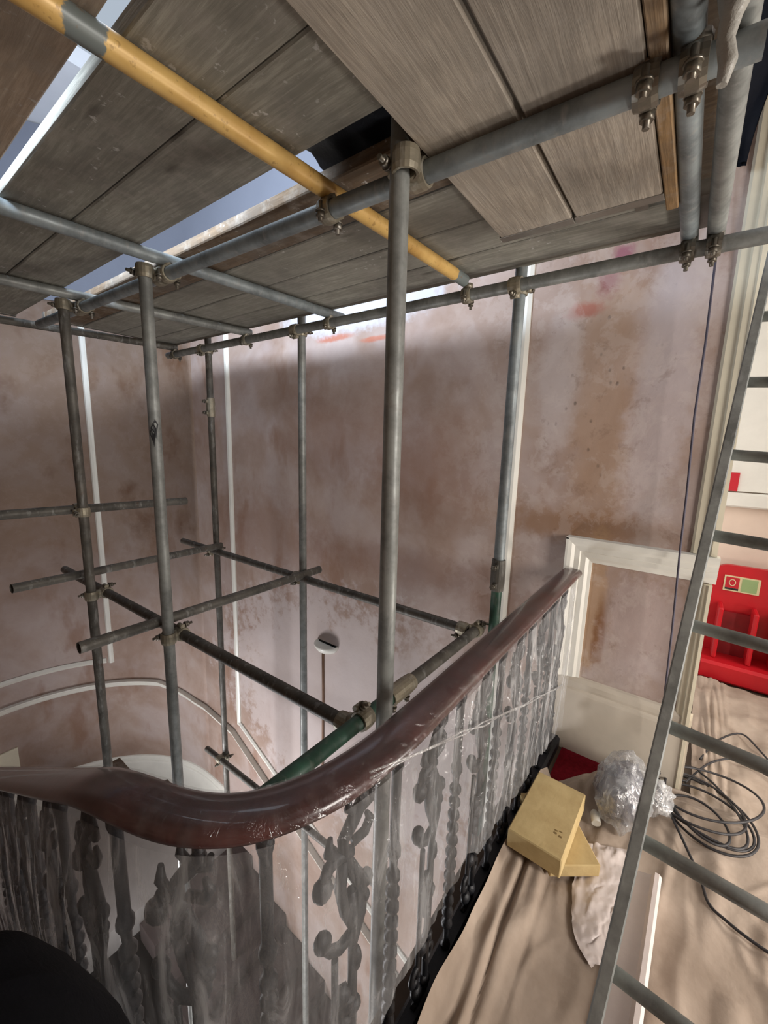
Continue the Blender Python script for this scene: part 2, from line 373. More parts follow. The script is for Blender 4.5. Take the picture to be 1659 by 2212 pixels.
def empty(name, loc):
    o = bpy.data.objects.new(name, None); col.objects.link(o); o['_o'] = tuple(loc); o.location = Vector(loc) + Vector((0, 0, ZO)); return o
def tag(o, label, cat, group=None):
    o['label'] = label; o['category'] = cat
    if group: o['group'] = group
    return o
def struct(o, label=None):
    o['kind'] = 'structure'
    if label: o['label'] = label
    return o

FL = -1.72          # landing floor
HF = -4.58          # half landing floor
GF = -7.0           # lowest floor seen
W = 2.37            # face of the flat back wall
AC = Vector((0.85, 4.3, 0)); AR = 1.52   # curved wall
TOP = 3.0

# ------------------------------------------------------------------ the room
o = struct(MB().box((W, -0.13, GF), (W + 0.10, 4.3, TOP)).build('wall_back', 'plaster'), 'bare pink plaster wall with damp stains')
def arc(r, a0, a1, n): return [(AC.x + r * math.cos(math.radians(a0 + (a1 - a0) * i / n)), AC.y + r * math.sin(math.radians(a0 + (a1 - a0) * i / n))) for i in range(n + 1)]
mb = MB(); inn = arc(AR, 0, 180, 64); ou = arc(AR + 0.16, 0, 180, 64)
mb.rings([[(a[0], a[1], GF), (a[0], a[1], TOP), (b[0], b[1], TOP), (b[0], b[1], GF)] for a, b in zip(inn, ou)], True, True, smooth=True)
for i in range(len(mb.sm)): mb.sm[i] = True
struct(mb.build('wall_curved', 'plaster_c'), 'curved plaster wall at the end of the stairwell')
o = bpy.data.objects['wall_curved']
o.data.polygons.foreach_set('use_smooth', [abs(p.normal.z) < 0.5 for p in o.data.polygons])
struct(MB().box((AC.x - AR - 0.16, 1.01, GF), (AC.x - AR, 4.3, TOP)).build('wall_left', 'plaster_c'))
struct(MB().box((AC.x - AR - 0.16, -3.0, FL - 0.2), (AC.x - AR, 1.005, TOP)).build('wall_near', 'plaster_c'))
struct(MB().box((-2.66, -3.16, FL), (4.3, -3.0, TOP)).build('wall_front', 'plaster'))
struct(MB().box((W, -3.0, FL), (W + 0.16, -1.5, TOP)).build('wall_back_right', 'plaster'))
struct(MB().box((4.14, -3.0, FL), (4.3, 0.2, TOP)).build('wall_far', simple('far_plaster', (224, 204, 186), 0.8, 0, 0.1, 3)))
struct(MB().box((W + 0.10, 0.1, FL), (4.14, 0.2, TOP)).build('wall_far_side', 'ceil'))
# ceiling with the opening of the roof light
mb = MB()
for lo, hi in (((-2.66, -3.16), (4.3, 0.7)), ((-2.66, 0.7), (-0.3, 6.0)), ((2.1, 0.7), (4.3, 6.0)), ((-0.3, 4.5), (2.1, 6.0))):
    mb.box((lo[0], lo[1], TOP), (hi[0], hi[1], TOP + 0.15))
struct(mb.build('ceiling', 'ceil'))
struct(MB().box((-0.9, 1.75, HF - 0.25), (1.2, 5.85, HF)).build('floor_half_landing', 'stone')) if False else None
mb = MB(); ring = [(2.37, 3.8)] + arc(AR, 0, 180, 48) + [(-0.67, 3.8)]
mb.rings([[(x, y, HF - 0.25) for x, y in ring], [(x, y, HF) for x, y in ring]], True, True)
struct(mb.build('floor_half_landing', 'stone'), 'half landing under the curved wall')
struct(MB().box((-0.8, -1.0, GF - 0.2), (W, 5.9, GF)).build('floor_lower', 'tread'))

# handrail centre line, seen from above
rail_ctrl = [(2.36, 0.447), (1.7, 0.455), (1.2, 0.462), (0.85, 0.464), (0.66, 0.468), (0.54, 0.484), (0.45, 0.513), (0.375, 0.558), (0.32, 0.62), (0.282, 0.70), (0.258, 0.80), (0.246, 0.92), (0.242, 1.10), (0.242, 1.30), (0.242, 1.50), (0.242, 1.75), (0.242, 2.0), (0.242, 2.3)]
def catmull(c, per=6):
    out = []
    for i in range(len(c) - 1):
        p0, p1, p2, p3 = (Vector(c[max(i - 1, 0)] + (0,)), Vector(c[i] + (0,)), Vector(c[i + 1] + (0,)), Vector(c[min(i + 2, len(c) - 1)] + (0,)))
        for k in range(per):
            t = k / per
            out.append(0.5 * ((2 * p1) + (p2 - p0) * t + (2 * p0 - 5 * p1 + 4 * p2 - p3) * t * t + (3 * p1 - p0 - 3 * p2 + p3) * t ** 3))
    out.append(Vector(c[-1] + (0,))); return out
RAIL = catmull(rail_ctrl)
RN = []
for i, p in enumerate(RAIL):
    d = (RAIL[min(i + 1, len(RAIL) - 1)] - RAIL[max(i - 1, 0)]).normalized()
    RN.append(Vector((-d.y, d.x, 0)))        # towards the landing side (travelling -x: left is -y)
def railz(p):                                # the rail falls with the upper flight
    d = max(0.0, p.y - 0.70); return -0.65 - 0.55 * (d * d / 0.5 if d < 0.25 else d - 0.125)

# landing slab follows the balustrade
edge = [(p.x - nn.x * 0.10, p.y - nn.y * 0.10) for p, nn in zip(RAIL, RN) if p.y < 1.0]
ring = [(W, edge[0][1])] + edge[1:] + [(edge[-1][0], 1.0), (-0.67, 1.0), (-0.67, -3.0), (4.14, -3.0), (4.14, 0.1), (W + 0.10, 0.1), (W + 0.10, -0.13), (W, -0.13)]
mb = MB(); mb.rings([[(x, y, FL - 0.22) for x, y in ring], [(x, y, FL) for x, y in ring]], True, True)
struct(mb.build('floor', 'floorb'), 'landing floor')

# stairs: lower flight down along the back wall, upper flight beside the left wall
fl_o = struct(MB().box((1.24, 0.35, GF), (1.28, 3.8, GF + 0.3)).build('stair_flight_lower', 'stone'))
for k in range(14):
    y1 = 3.8 - k * 0.29; z1 = HF - (k + 1) * 0.16
    MB().box((1.28, y1 - 0.31, z1 - 0.20), (W - 0.001, y1, z1), 0.008).build('tread', 'tread', fl_o)
fu = struct(MB().box((0.17, 1.01, FL - 0.42), (0.33, 1.04, FL - 0.19)).build('stair_flight_upper', 'stone'))
for k in range(10):
    y0 = 1.0 + k * 0.286; z1 = FL - (k + 1) * 0.165
    MB().box((-0.668, y0, z1 - 0.22), (0.33, y0 + 0.32, z1), 0.006).build('tread', 'tread', fu)
struct(MB().box((-0.668, 3.86, FL - 2.0), (0.33, 4.3, FL - 1.8)).build('floor_quarter_landing', 'stone'))
def stairz(y): return HF - (int((3.8 - y) / 0.29) + 1) * 0.16

# ---- mouldings of the back wall
PROF_D = [(0, -0.13), (0.012, -0.13), (0.016, -0.115), (0.028, -0.10), (0.030, -0.075), (0.038, -0.07), (0.040, -0.045), (0.052, -0.030), (0.056, -0.012), (0.056, 0.0), (0, 0.0)]
def flat_out(n): return [Vector((-1, 0, 0))] * n
# dado over the landing, turning down beside the handrail
mb = MB(); mb.sweep([(W, 0.49, -0.475), (W, -0.155, -0.475)], PROF_D, flat_out(2))
mb.rings([[(W - a, 0.49 + b, z) for a, b in PROF_D] for z in (FL + 0.45, -0.48)], True, True)
struct(mb.build('trim_1', 'white'), 'white dado moulding with a mitred return beside the handrail')
# skirting board with stepped top
PROF_S = [(0, 0.0), (0.03, 0.0), (0.03, 0.36), (0.026, 0.375), (0.018, 0.385), (0.022, 0.40), (0.022, 0.425), (0.012, 0.445), (0, 0.452)]
struct(MB().sweep([(W, 0.48, FL), (W, -0.155, FL)], PROF_S, flat_out(2)).build('baseboard_back', 'skirt'), 'tall cream skirting board below the plaster')
# architrave at the end of the wall
PROF_A = [(0, 0.0), (0.010, 0.0), (0.016, 0.012), (0.018, 0.05), (0.028, 0.058), (0.030, 0.085), (0.036, 0.092), (0.036, 0.118), (0.0, 0.118)]
mb = MB(); mb.rings([[(W - a, -0.045 - b * 0.82, z) for a, b in PROF_A] for z in (-0.473, TOP - 0.02)], True, True)
struct(mb.build('trim_2', 'cream'), 'cream architrave beside the doorway')
mb = MB(); mb.rings([[(W - a, -0.085 - b * 0.5, z) for a, b in PROF_A] for z in (FL, -0.61)], True, True)
struct(mb.build('trim_3', 'cream'), 'cream architrave below the dado')
struct(MB().box((W - 0.002, -0.141, FL), (W + 0.11, -0.13, TOP - 0.01)).build('trim_4', 'cream'), 'cream door lining')
# big panel moulding: verticals and the raking bottom parallel to the stair
PV = [(0, -0.03), (0.012, -0.03), (0.024, -0.012), (0.026, 0.012), (0.012, 0.03), (0, 0.03)]
def vtrim(mb, y, z0, z1): mb.rings([[(W - a, y + b, z) for a, b in PV] for z in (z0, z1)], True, True)
mb = MB(); vtrim(mb, 0.825, -4.55, 1.35); struct(mb.build('trim_5', 'white'), 'white vertical panel moulding behind the scaffold tube')
mb = MB(); vtrim(mb, 3.65, -3.12, 1.35)
mb.sweep([(W, 3.65, -3.10), (W, 0.825, -4.52)], PV, flat_out(2)); struct(mb.build('trim_6', 'white'), 'white panel moulding, vertical then raking with the stair')
# dado along the lower stair and round the curve
pts = []; outs = []
for a in range(120, 31, -3):
    c, s_ = math.cos(math.radians(a)), math.sin(math.radians(a)); pts.append(Vector((AC.x + AR * c, AC.y + AR * s_, -3.05))); outs.append(Vector((-c, -s_, 0)))
for a in range(30, -1, -3):
    c, s_ = math.cos(math.radians(a)), math.sin(math.radians(a)); pts.append(Vector((AC.x + AR * c, AC.y + AR * s_, -3.05 - 0.14 * min(1, (30 - a) / 22)))); outs.append(Vector((-c, -s_, 0)))
for y in (4.1, 3.9, 3.75): pts.append(Vector((W, y, -3.19 - (4.3 - y) * 0.1))); outs.append(Vector((-1, 0, 0)))
for y in (3.0, 2.0, 1.0, 0.6): pts.append(Vector((W, y, -3.245 - (3.75 - y) * 0.53))); outs.append(Vector((-1, 0, 0)))
PROF_D2 = [(a, b * 0.62) for a, b in PROF_D]
struct(MB().sweep(pts, PROF_D2, outs).build('trim_7', 'white'), 'white dado moulding following the curve and the stair')
# panel on the curved wall
pts = []; outs = []
for a in range(125, 50, -3):
    c, s_ = math.cos(math.radians(a)), math.sin(math.radians(a)); pts.append(Vector((AC.x + AR * c, AC.y + AR * s_, -2.77))); outs.append(Vector((-c, -s_, 0)))
mb = MB(); mb.sweep(pts, [(0, -0.03), (0.012, -0.03), (0.026, 0.0), (0.012, 0.03), (0, 0.03)], outs)
c, s_ = math.cos(math.radians(51)), math.sin(math.radians(51)); pp = Vector((AC.x + AR * c, AC.y + AR * s_, 0)); oo = Vector((-c, -s_, 0)); tt = Vector((-s_, c, 0))
mb.rings([[pp + oo * a + tt * b + Vector((0, 0, z)) for a, b in PV] for z in (-2.80, 1.35)], True, True)
struct(mb.build('trim_8', 'white'), 'white panel moulding on the curved wall')
# skirting of the half landing
pts = []; outs = []
for a in range(150, -1, -3):
    c, s_ = math.cos(math.radians(a)), math.sin(math.radians(a)); pts.append(Vector((AC.x + AR * c, AC.y + AR * s_, HF))); outs.append(Vector((-c, -s_, 0)))
pts.append(Vector((W, 3.85, HF))); outs.append(Vector((-1, 0, 0)))
struct(MB().sweep(pts, PROF_S, outs, smooth=False).build('baseboard_curved', 'white'), 'tall white skirting round the half landing')
# cream panel low on the curved wall
pts = []; outs = []
for a in range(112, 87, -2):
    c, s_ = math.cos(math.radians(a)), math.sin(math.radians(a)); pts.append(Vector((AC.x + AR * c, AC.y + AR * s_, -3.58))); outs.append(Vector((-c, -s_, 0)))
struct(MB().sweep(pts, [(0, -0.50), (0.02, -0.50), (0.02, 0.0), (0, 0.0)], outs).build('trim_9', 'cream'), 'pale cream panel low on the curved wall')
# frieze added above the panels, its colour greyed to stand for shade
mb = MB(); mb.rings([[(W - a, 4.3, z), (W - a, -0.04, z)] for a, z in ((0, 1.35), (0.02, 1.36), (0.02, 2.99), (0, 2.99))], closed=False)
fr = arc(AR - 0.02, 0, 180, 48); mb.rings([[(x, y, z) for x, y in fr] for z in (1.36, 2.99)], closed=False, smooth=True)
struct(mb.build('trim_12', simple('grey_blue_frieze', (120, 124, 136), 0.8, 0, 0.06, 3)), 'frieze added above the plaster panels, greyed to stand for shade')
# doorway side: white panelling on the far wall
mb = MB(); mb.box((4.10, -2.6, -0.30), (4.14, 0.1, 2.2)); struct(mb.build('trim_10', 'white'), 'white boarding on the far wall of the next room')
struct(MB().box((4.075, -2.6, -0.42), (4.14, 0.1, -0.31), 0.012).build('trim_11', 'white'), 'white rail under the boarding in the next room')

# ------------------------------------------------------------------ scaffold
TR = 0.02415
def tubeobj(p, q, mat, label, name='scaffold_tube', n=22):
    o = MB().tube(p, q, TR, n, 0.0035).build(name, mat); return tag(o, label, 'scaffold tube', 'scaffold tubes')
def ring_band(mb, c, ax, r0=TR + 0.001, r1=TR + 0.0075, h=0.05, n=18):
    c = Vector(c); d, u, v = basis(Vector(ax)); cs = [(math.cos(2 * math.pi * i / n), math.sin(2 * math.pi * i / n)) for i in range(n)]
    R = lambda z, r: [c + d * z + (u * a + v * b) * r for a, b in cs]
    mb.rings([R(-h / 2, r0), R(-h / 2, r1), R(-h / 4, r1 + 0.0025), R(h / 4, r1 + 0.0025), R(h / 2, r1), R(h / 2, r0)], smooth=False)
def bolt(parent, c, d, ln=0.065, r=0.0065):
    c = Vector(c); d = Vector(d).normalized(); b = MB(); b.tube(c, c + d * ln, r, 8)
    b.tube(c + d * (ln * 0.55), c + d * (ln * 0.55 + 0.014), 0.0125, 6)
    b.tube(c + d * (ln * 0.45), c + d * (ln * 0.55), 0.0145, 10)
    b.build('bolt', 'bolt', parent)
def coupler(parent, c1, a1, c2, a2, mat='coupler', side=None):
    """right-angle coupler: a band round each tube, a saddle between them, two bolts with nuts"""
    c1, c2, a1, a2 = Vector(c1), Vector(c2), Vector(a1).normalized(), Vector(a2).normalized()
    mb = MB(); ring_band(mb, c1, a1); ring_band(mb, c2, a2)
    mid = (c1 + c2) / 2; ax = (c2 - c1).normalized() if (c2 - c1).length > 1e-4 else a1.cross(a2)
    # saddle block, flange lugs
    mb.tube(mid - ax * 0.012, mid + ax * 0.012, 0.026, 12)
    s1 = a1.cross(ax).normalized(); s2 = a2.cross(ax).normalized()
    l1 = c1 + s1 * (TR + 0.014); l2 = c2 - s2 * (TR + 0.014)
    for l, a in ((l1, a1), (l2, a2)):
        d, u, v = basis(a)
        mb.tube(l - a * 0.018, l + a * 0.018, 0.0115, 8)
    o = mb.build('coupler', mat, parent); o['_o'] = parent['_o']
    bolt(o, l1 + ax * 0.012, -ax); bolt(o, l2 - ax * 0.012, ax)
    return o
def clip(parent, cl, al, ct, mat='coupler'):
    """single putlog clip: band round the ledger, saddle up to the transom, hanging bolts"""
    cl, ct, al = Vector(cl), Vector(ct), Vector(al).normalized()
    mb = MB(); ring_band(mb, cl, al, h=0.04); mb.tube(cl + Vector((0, 0, TR)), cl + Vector((0, 0, TR + 0.02)), 0.022, 10)
    s = Vector((0, 0, 1)).cross(al).normalized()
    mb.tube(cl - s * (TR + 0.012) - al * 0.016, cl - s * (TR + 0.012) + al * 0.016, 0.011, 8)
    o = mb.build('coupler', mat, parent)
    bolt(o, cl - s * (TR + 0.012) + Vector((0, 0, 0.012)), (0, 0, -1), 0.06)
    bolt(o, cl + s * (TR + 0.010) + Vector((0, 0, 0.010)), (0, 0, -1), 0.05)
    return o
def sleeve(parent, c, ax, ln=0.13, mat='coupler'):
    c = Vector(c); a = Vector(ax).normalized(); mb = MB(); ring_band(mb, c, a, h=ln, r1=TR + 0.006)
    _, u, v = basis(a); o = None
    for t in (-0.3, 0.3): mb.tube(c + a * (t * ln) + v * (TR + 0.004) - u * 0.012, c + a * (t * ln) + v * (TR + 0.004) + u * 0.012, 0.012, 8)
    o = mb.build('sleeve_coupler', mat, parent)
    for t in (-0.3, 0.3): bolt(o, c + a * (t * ln) + v * (TR + 0.006), v, 0.035)
    return o
H = 0.637; HT = H + 2 * TR + 0.001
# ledgers
A0, A1 = Vector((0.957, -0.01, H)), Vector((0.858, 3.25, H))
def Ay(y): t = (y - A0.y) / (A1.y - A0.y); return A0.lerp(A1, t)
Bx = 1.753
ledA = tubeobj(A0, A1, 'steel_b', 'long grey ledger tube under the middle of the board platform')
ledB = tubeobj((Bx, -0.75, H), (Bx, 3.52, H), 'steel', 'long grey ledger tube under the wall side of the board platform')
# standards
SA = Vector((0.882, 0.617)); S3 = Vector((0.840, 1.835)); SL = Vector((0.805, 2.655))
R1 = Vector((1.803, 0.662)); R2 = Vector((1.803, 1.99)); R3 = Vector((1.803, 3.015))
stA = tubeobj((SA.x, SA.y, GF), (SA.x + 0.005, SA.y + 0.02, 0.745), 'steel', 'thick foreground grey upright tube rising behind the handrail')
st3 = tubeobj((S3.x, S3.y, GF), (S3.x, S3.y, 0.66), 'steel', 'grey upright tube with a dark triangular mark, second of the front row')
stL = tubeobj((SL.x, SL.y, GF), (SL.x, SL.y, 0.655), 'steel_d', 'leftmost upright tube, last of the front row')
zs = -0.60
st1 = tubeobj((R1.x, R1.y, zs), (R1.x, R1.y, 0.79), 'steel_b', 'grey upright tube against the white vertical moulding beside the stained wall')
st1g = tubeobj((R1.x, R1.y, stairz(R1.y)), (R1.x, R1.y, zs - 0.002), 'green', 'green painted upright tube below the sleeve, just behind the handrail')
st2 = tubeobj((R2.x, R2.y, stairz(R2.y)), (R2.x, R2.y, 0.76), 'steel', 'slim upright tube in the middle of the back wall')
st4 = tubeobj((R3.x, R3.y, stairz(R3.y)), (R3.x, R3.y, 0.80), 'steel_d', 'slim upright tube in the far corner with a joint near eye height')
# dark paint flake on the second upright
q = ux(337, 935, S3.x)
mb = MB()
for a0, a1, z0, z1 in ((150, 205, 0.0, -0.035), (165, 215, 0.02, -0.06), (185, 235, 0.035, -0.025)):
    vs = [Vector((S3.x + math.cos(math.radians(a + 40)) * (TR + 0.0015), S3.y + math.sin(math.radians(a + 40)) * (TR + 0.0015), q.z + z)) for a, z in ((a0, z0), ((a0 + a1) / 2, z1), (a1, z0), ((a0 + a1) / 2, z0 + 0.02))]
    mb.add(vs, [(0, 1, 2, 3)])
mb.build('tape_mark', 'dark', st3)
# transoms under the boards (from pixel lines on their height)
def transom(a, b, mat, label, z=HT, ext=0.0):
    p = uz(a[0], a[1], z); q = uz(b[0], b[1], z); d = (q - p).normalized(); return tubeobj(p - d * ext, q, mat, label), p, q
yel, y0, y1 = transom((85, 0), (1003, 606), 'yellow', 'yellow painted transom tube with a bare grey patch', ext=0.25)
t2, t20, t21 = transom((0, 445), (740, 687), 'steel_b', 'pale grey transom tube under the boards, next beyond the yellow one', ext=0.3)
t3, t30, t31 = transom((0, 603), (542, 720), 'steel', 'grey transom tube under the boards, second beyond the yellow one', ext=0.3)
t4, t40, t41 = transom((0, 690), (382, 752), 'steel_d', 'dark transom tube at the far end of the boards', ext=0.3)
tr1 = tubeobj((0.25, 0.088, HT), (1.835, 0.098, HT), 'steel_b', 'left one of the two side-by-side cross tubes at the top right')
tr2 = tubeobj((0.25, 0.018, HT), (1.85, 0.030, HT), 'steel', 'right one of the two side-by-side cross tubes at the top right')
# couplers of the top lift
yA = Vector((0, 1, 0)); zA = Vector((0, 0, 1)); xA = Vector((1, 0, 0))
for st, s2 in ((stA, SA), (st3, S3), (stL, SL)): coupler(st, (s2.x, s2.y, H), zA, Ay(s2.y), A1 - A0)
for st, s2 in ((st1, R1), (st2, R2), (st4, R3)): coupler(st, (s2.x, s2.y, H), zA, (Bx, s2.y, H), yA)
for tb, p, q in ((yel, y0, y1), (t2, t20, t21), (t3, t30, t31), (t4, t40, t41)):
    for led, isA in ((ledA, True), (ledB, False)):
        if isA:
            x = Ay((p.y + q.y) / 2).x; yy = p.y + (q.y - p.y) * (x - p.x) / (q.x - p.x); c = Ay(yy)
            if yy > A1.y: continue
        else:
            yy = p.y + (q.y - p.y) * (Bx - p.x) / (q.x - p.x); c = Vector((Bx, yy, H))
        clip(led, c, yA, (c.x, c.y, HT))
for yy in (0.097, 0.029): clip(ledB, (Bx, yy, H), yA, (Bx, yy, HT), 'bolt'); clip(ledA, (Ay(yy).x, yy + 0.05, H), yA, (0.95, yy, HT), 'bolt')
# lower lift
lf0, lf1 = ux(760, 1570, 0.925), ux(140, 1230, 0.862)
lowF = tubeobj(lf0, lf1, 'steel_d', 'dark rusty ledger tube sloping across the front row below the platform')
lb0, lb1 = ux(1012, 1362, 1.75), ux(395, 1168, 1.75)
lowB = tubeobj(lb0, lb1, 'steel_d', 'dark ledger tube across the back row in front of the wall')
l1 = tubeobj(uy(25, 1272, 2.72), uy(478, 1178, 2.89), 'steel_d', 'cross tube at the far end of the lower lift')
l2 = tubeobj(uy(170, 1400, 1.89), uy(690, 1230, 1.93), 'steel_d', 'dusty cross tube clamped to the second upright of the lower lift')
g0, g1 = uy(622, 1680, 0.742), uy(1040, 1352, 0.742); gm = g0.lerp(g1, 0.42)
l3a = tubeobj(gm + (g0 - gm) * 1.22, gm, 'green', 'green tube end just above the near handrail')
l3b = tubeobj(gm + (g1 - gm).normalized() * 0.002, g1, 'steel_d', 'olive grey tube parallel to the handrail at its far side')
sleeve(l3b, gm, g1 - g0, 0.14, 'coupler')
gd = tubeobj(uy(0, 1112, 2.715) - xA * 0.1, uy(402, 1082, 2.715), 'steel_d', 'single guard tube crossing the leftmost upright at eye height')
lo0, lo1 = ux(447, 1617, 1.75), ux(565, 1690, 1.75)
low = tubeobj(lo0, lo0 + (Vector((1.75, 1.2, -2.76)) - lo0), 'steel_d', 'lowest short ledger tube over the stair in the corner')
sleeve(st1, (R1.x, R1.y, zs), zA, 0.15, 'steel_d'); sleeve(st4, (R3.x, R3.y, ux(458, 880, 1.803).z), zA, 0.14)
def near_y(p, q, y): t = (y - p.y) / (q.y - p.y); return p.lerp(q, t)
def near_x(p, q, x): t = (x - p.x) / (q.x - p.x); return p.lerp(q, t)
coupler(st3, (S3.x, S3.y, near_y(lf0, lf1, S3.y).z), zA, near_y(lf0, lf1, S3.y), lf1 - lf0)
coupler(stL, (SL.x, SL.y, near_y(lf0, lf1, SL.y).z), zA, near_y(lf0, lf1, SL.y), lf1 - lf0)
coupler(st4, (R3.x, R3.y, near_y(lb0, lb1, R3.y).z), zA, near_y(lb0, lb1, R3.y), yA)
coupler(st2, (R2.x, R2.y, near_y(lb0, lb1, R2.y).z), zA, near_y(lb0, lb1, R2.y), yA)
coupler(stL, (SL.x, SL.y, -0.43), zA, near_x(uy(0, 1112, 2.715), uy(402, 1082, 2.715), SL.x), xA)
coupler(st4, (R3.x, R3.y, near_y(lo0, Vector((1.75, 1.2, -2.76)), R3.y).z), zA, near_y(lo0, Vector((1.75, 1.2, -2.76)), R3.y), yA)
coupler(lowB, lb0 + yA * 0.03, yA, g1 - xA * 0.06, xA)
coupler(lowF, lf0 + yA * 0.03, yA, near_x(g0, g1, lf0.x), xA)

# ------------------------------------------------------------------ boards
def board(x0, y0, x1, y1, z, label, mat, axis, th=0.038, rot=0.0, bands=(True, True)):
    cx, cy = (x0 + x1) / 2, (y0 + y1) / 2
    # slightly worn, cupped plank
    n = 14; rings = []; b = 0.004
    L = (x1 - x0) if axis == 'x' else (y1 - y0); Wd = (y1 - y0) if axis == 'x' else (x1 - x0)
    sd = random.random() * 50
    for i in range(n + 1):
        t = -L / 2 + L * i / n; e = 0.0015 * noise.noise(Vector((t * 3, sd, 0))); e2 = 0.0015 * noise.noise(Vector((t * 3, sd, 9)))
        h = 0.002 * noise.noise(Vector((t * 1.2, sd, 3)))
        sec = [(-Wd / 2 + e, b), (-Wd / 2 + b + e, 0), (Wd / 2 - b + e2, 0), (Wd / 2 + e2, b), (Wd / 2 + e2, th - b), (Wd / 2 - b + e2, th), (-Wd / 2 + b + e, th), (-Wd / 2 + e, th - b)]
        rings.append([Vector((t, s, zz + h)) if axis == 'x' else Vector((-s, t, zz + h)) for s, zz in sec])
    R = Matrix.Rotation(rot, 4, 'Z')
    mb = MB(); mb.rings([[R @ p + Vector((cx, cy, z + 0.002)) for p in r] for r in rings], True, True)
    o = mb.build('scaffold_board', mat, origin=(cx, cy, z)); tag(o, label, 'scaffold board', 'scaffold boards')
    for k, use in ((0, bands[0]), (1, bands[1])):
        if not use: continue
        t = (-L / 2 + 0.0) if k == 0 else (L / 2 - 0.032); g_ = 0.0015
        mb = MB(); lo = (t - g_, -Wd / 2 - 0.003, -0.0005) ; hi = (t + 0.032 + g_, Wd / 2 + 0.003, th + 0.0045)
        if axis == 'y': lo, hi = (lo[1], lo[0], lo[2]), (hi[1], hi[0], hi[2])
        mb.box(lo, hi, 0.001)
        for v in mb.v: v2 = R @ v; v.x, v.y, v.z = v2.x + cx, v2.y + cy, v2.z + z
        mb.build('end_band', 'band', o)
    return o
ZB = HT + TR + 0.001
board(0.598, 0.42, 0.812, 3.55, ZB, 'grey weathered board beside the bright gap over the middle ledger', 'wood_y', 'y')
board(0.412, 0.42, 0.594, 3.45, ZB, 'grey weathered board between the narrow bright slot and the next board', 'wood_y', 'y')
board(0.150, 0.35, 0.372, 3.5, ZB, 'brown stained board at the upper left corner', 'wood_r', 'y')
board(-0.075, 0.35, 0.145, 3.4, ZB, 'weathered board at the far left edge of the platform', 'wood_y', 'y')
bx = [(0.935, 1.138), (1.146, 1.352), (1.360, 1.566), (1.576, 1.790)]
bl = ['brown edged board lying over the middle ledger', 'second long board from the middle ledger towards the wall', 'third long board from the middle ledger towards the wall', 'outermost long board along the wall side of the platform']
for (a, b), l in zip(bx, bl): board(a, 0.045 if a > 1.5 else 0.20, b, 3.46, ZB + 0.001, l, 'wood_t' if a < 1 else 'wood_y', 'y')
ZX = H + TR + 0.001
board(-0.25, 0.374, 1.430, 0.592, ZX, 'pale short board laid crosswise, left of the black gap', 'wood_x', 'x')
board(-0.25, 0.150, 1.432, 0.364, ZX, 'pale brown crosswise board with a knot, right of the black gap', 'wood_x', 'x')
board(-0.305, 0.35, -0.082, 3.45, ZB, 'unseen board added to block light over the upper flight, second from the left wall', 'wood_y', 'y')  # unseen pair added to stop window light leaking past the platform edge
board(-0.535, 0.35, -0.312, 3.45, ZB, 'unseen board added to block light over the upper flight, nearest the left wall', 'wood_y', 'y')
# timber packers at the right end of the deck
tag(MB().box((-0.2, 0.1175, ZX), (1.50, 0.1465, ZX + 0.045), 0.003).build('timber_packer', M['wood_o']), 'orange brown timber batten beside the paired cross tubes', 'timber batten')
board(-0.25, 0.040, 1.66, 0.160, ZB + 0.04, 'brown crosswise board lying over the paired cross tubes', 'wood_t', 'x')
# black sheeting stuffed on top of the gap, and the folded one hanging at the right
mb = MB()
mb.grid(lambda u, v: Vector((0.74 + 0.30 * u, 0.42 + 0.56 * v, ZB + 0.052 + 0.02 * abs(noise.noise(Vector((u * 4, v * 6, 2)))) + 0.03 * math.sin(u * 3.14))), 16, 24)
tag(mb.build('black_sheet', 'blackp'), 'black plastic sheet lying over the gap between the boards', 'plastic sheet')
# low boards beside the left upright
def low_board(px_list, z, th, label):
    ps = [uz(px, py, z) for px, py in px_list]; mb = MB()
    mb.rings([[p - Vector((0, 0, th)) for p in ps], ps], True, True)
    o = mb.build('sole_board', 'wood_t'); tag(o, label, 'timber board')
cz = -2.30
tag(MB().box((0.70, 2.83, cz - 0.04), (1.00, 3.05, cz), 0.004).build('sole_board', 'wood_t'), 'dark timber board end left of the leftmost upright, low in the stairwell', 'timber board')
tag(MB().box((0.86, 2.36, cz - 0.05), (1.12, 2.60, cz - 0.005), 0.004).build('sole_board', 'wood_t'), 'dark timber board end between the two front uprights, low in the stairwell', 'timber board')

# ------------------------------------------------------------------ balustrade
bal = empty('balustrade', (0.9, 0.46, FL)); tag(bal, 'curved landing balustrade with red brown handrail over dark cast iron balusters', 'balustrade')
# handrail profile (a = towards the landing, b = up from the top of the rail)
HP = [(-0.048, -0.018), (-0.043, -0.007), (-0.028, 0.0), (0.0, 0.003), (0.028, 0.0), (0.043, -0.007), (0.049, -0.018), (0.048, -0.027), (0.037, -0.034), (0.033, -0.043), (0.022, -0.050), (-0.022, -0.050), (-0.033, -0.043), (-0.037, -0.034), (-0.048, -0.027)]
mb = MB(); mb.rings([[p + nn * a + Vector((0, 0, railz(p) + b)) for a, b in HP] for p, nn in zip(RAIL, RN)], True, True, smooth=True)
mb.build('handrail', 'mahog', bal)
mb = MB(); mb.rings([[p + nn * a + Vector((0, 0, b)) for a, b in [(a_, b_ + railz(p) + 0.65) for a_, b_ in ((-0.03, FL + 0.001), (0.03, FL + 0.001), (0.03, FL + 0.05), (0.018, FL + 0.065), (-0.018, FL + 0.065), (-0.03, FL + 0.05))]] for p, nn in zip(RAIL, RN)], True, True)
mb.build('base_rail', 'iron', bal)
mb = MB(); mb.rings([[p + nn * a + Vector((0, 0, railz(p) - 0.051 + b)) for a, b in ((-0.018, -0.010), (0.018, -0.010), (0.018, 0.0), (-0.018, 0.0))] for p, nn in zip(RAIL, RN)], True, True)
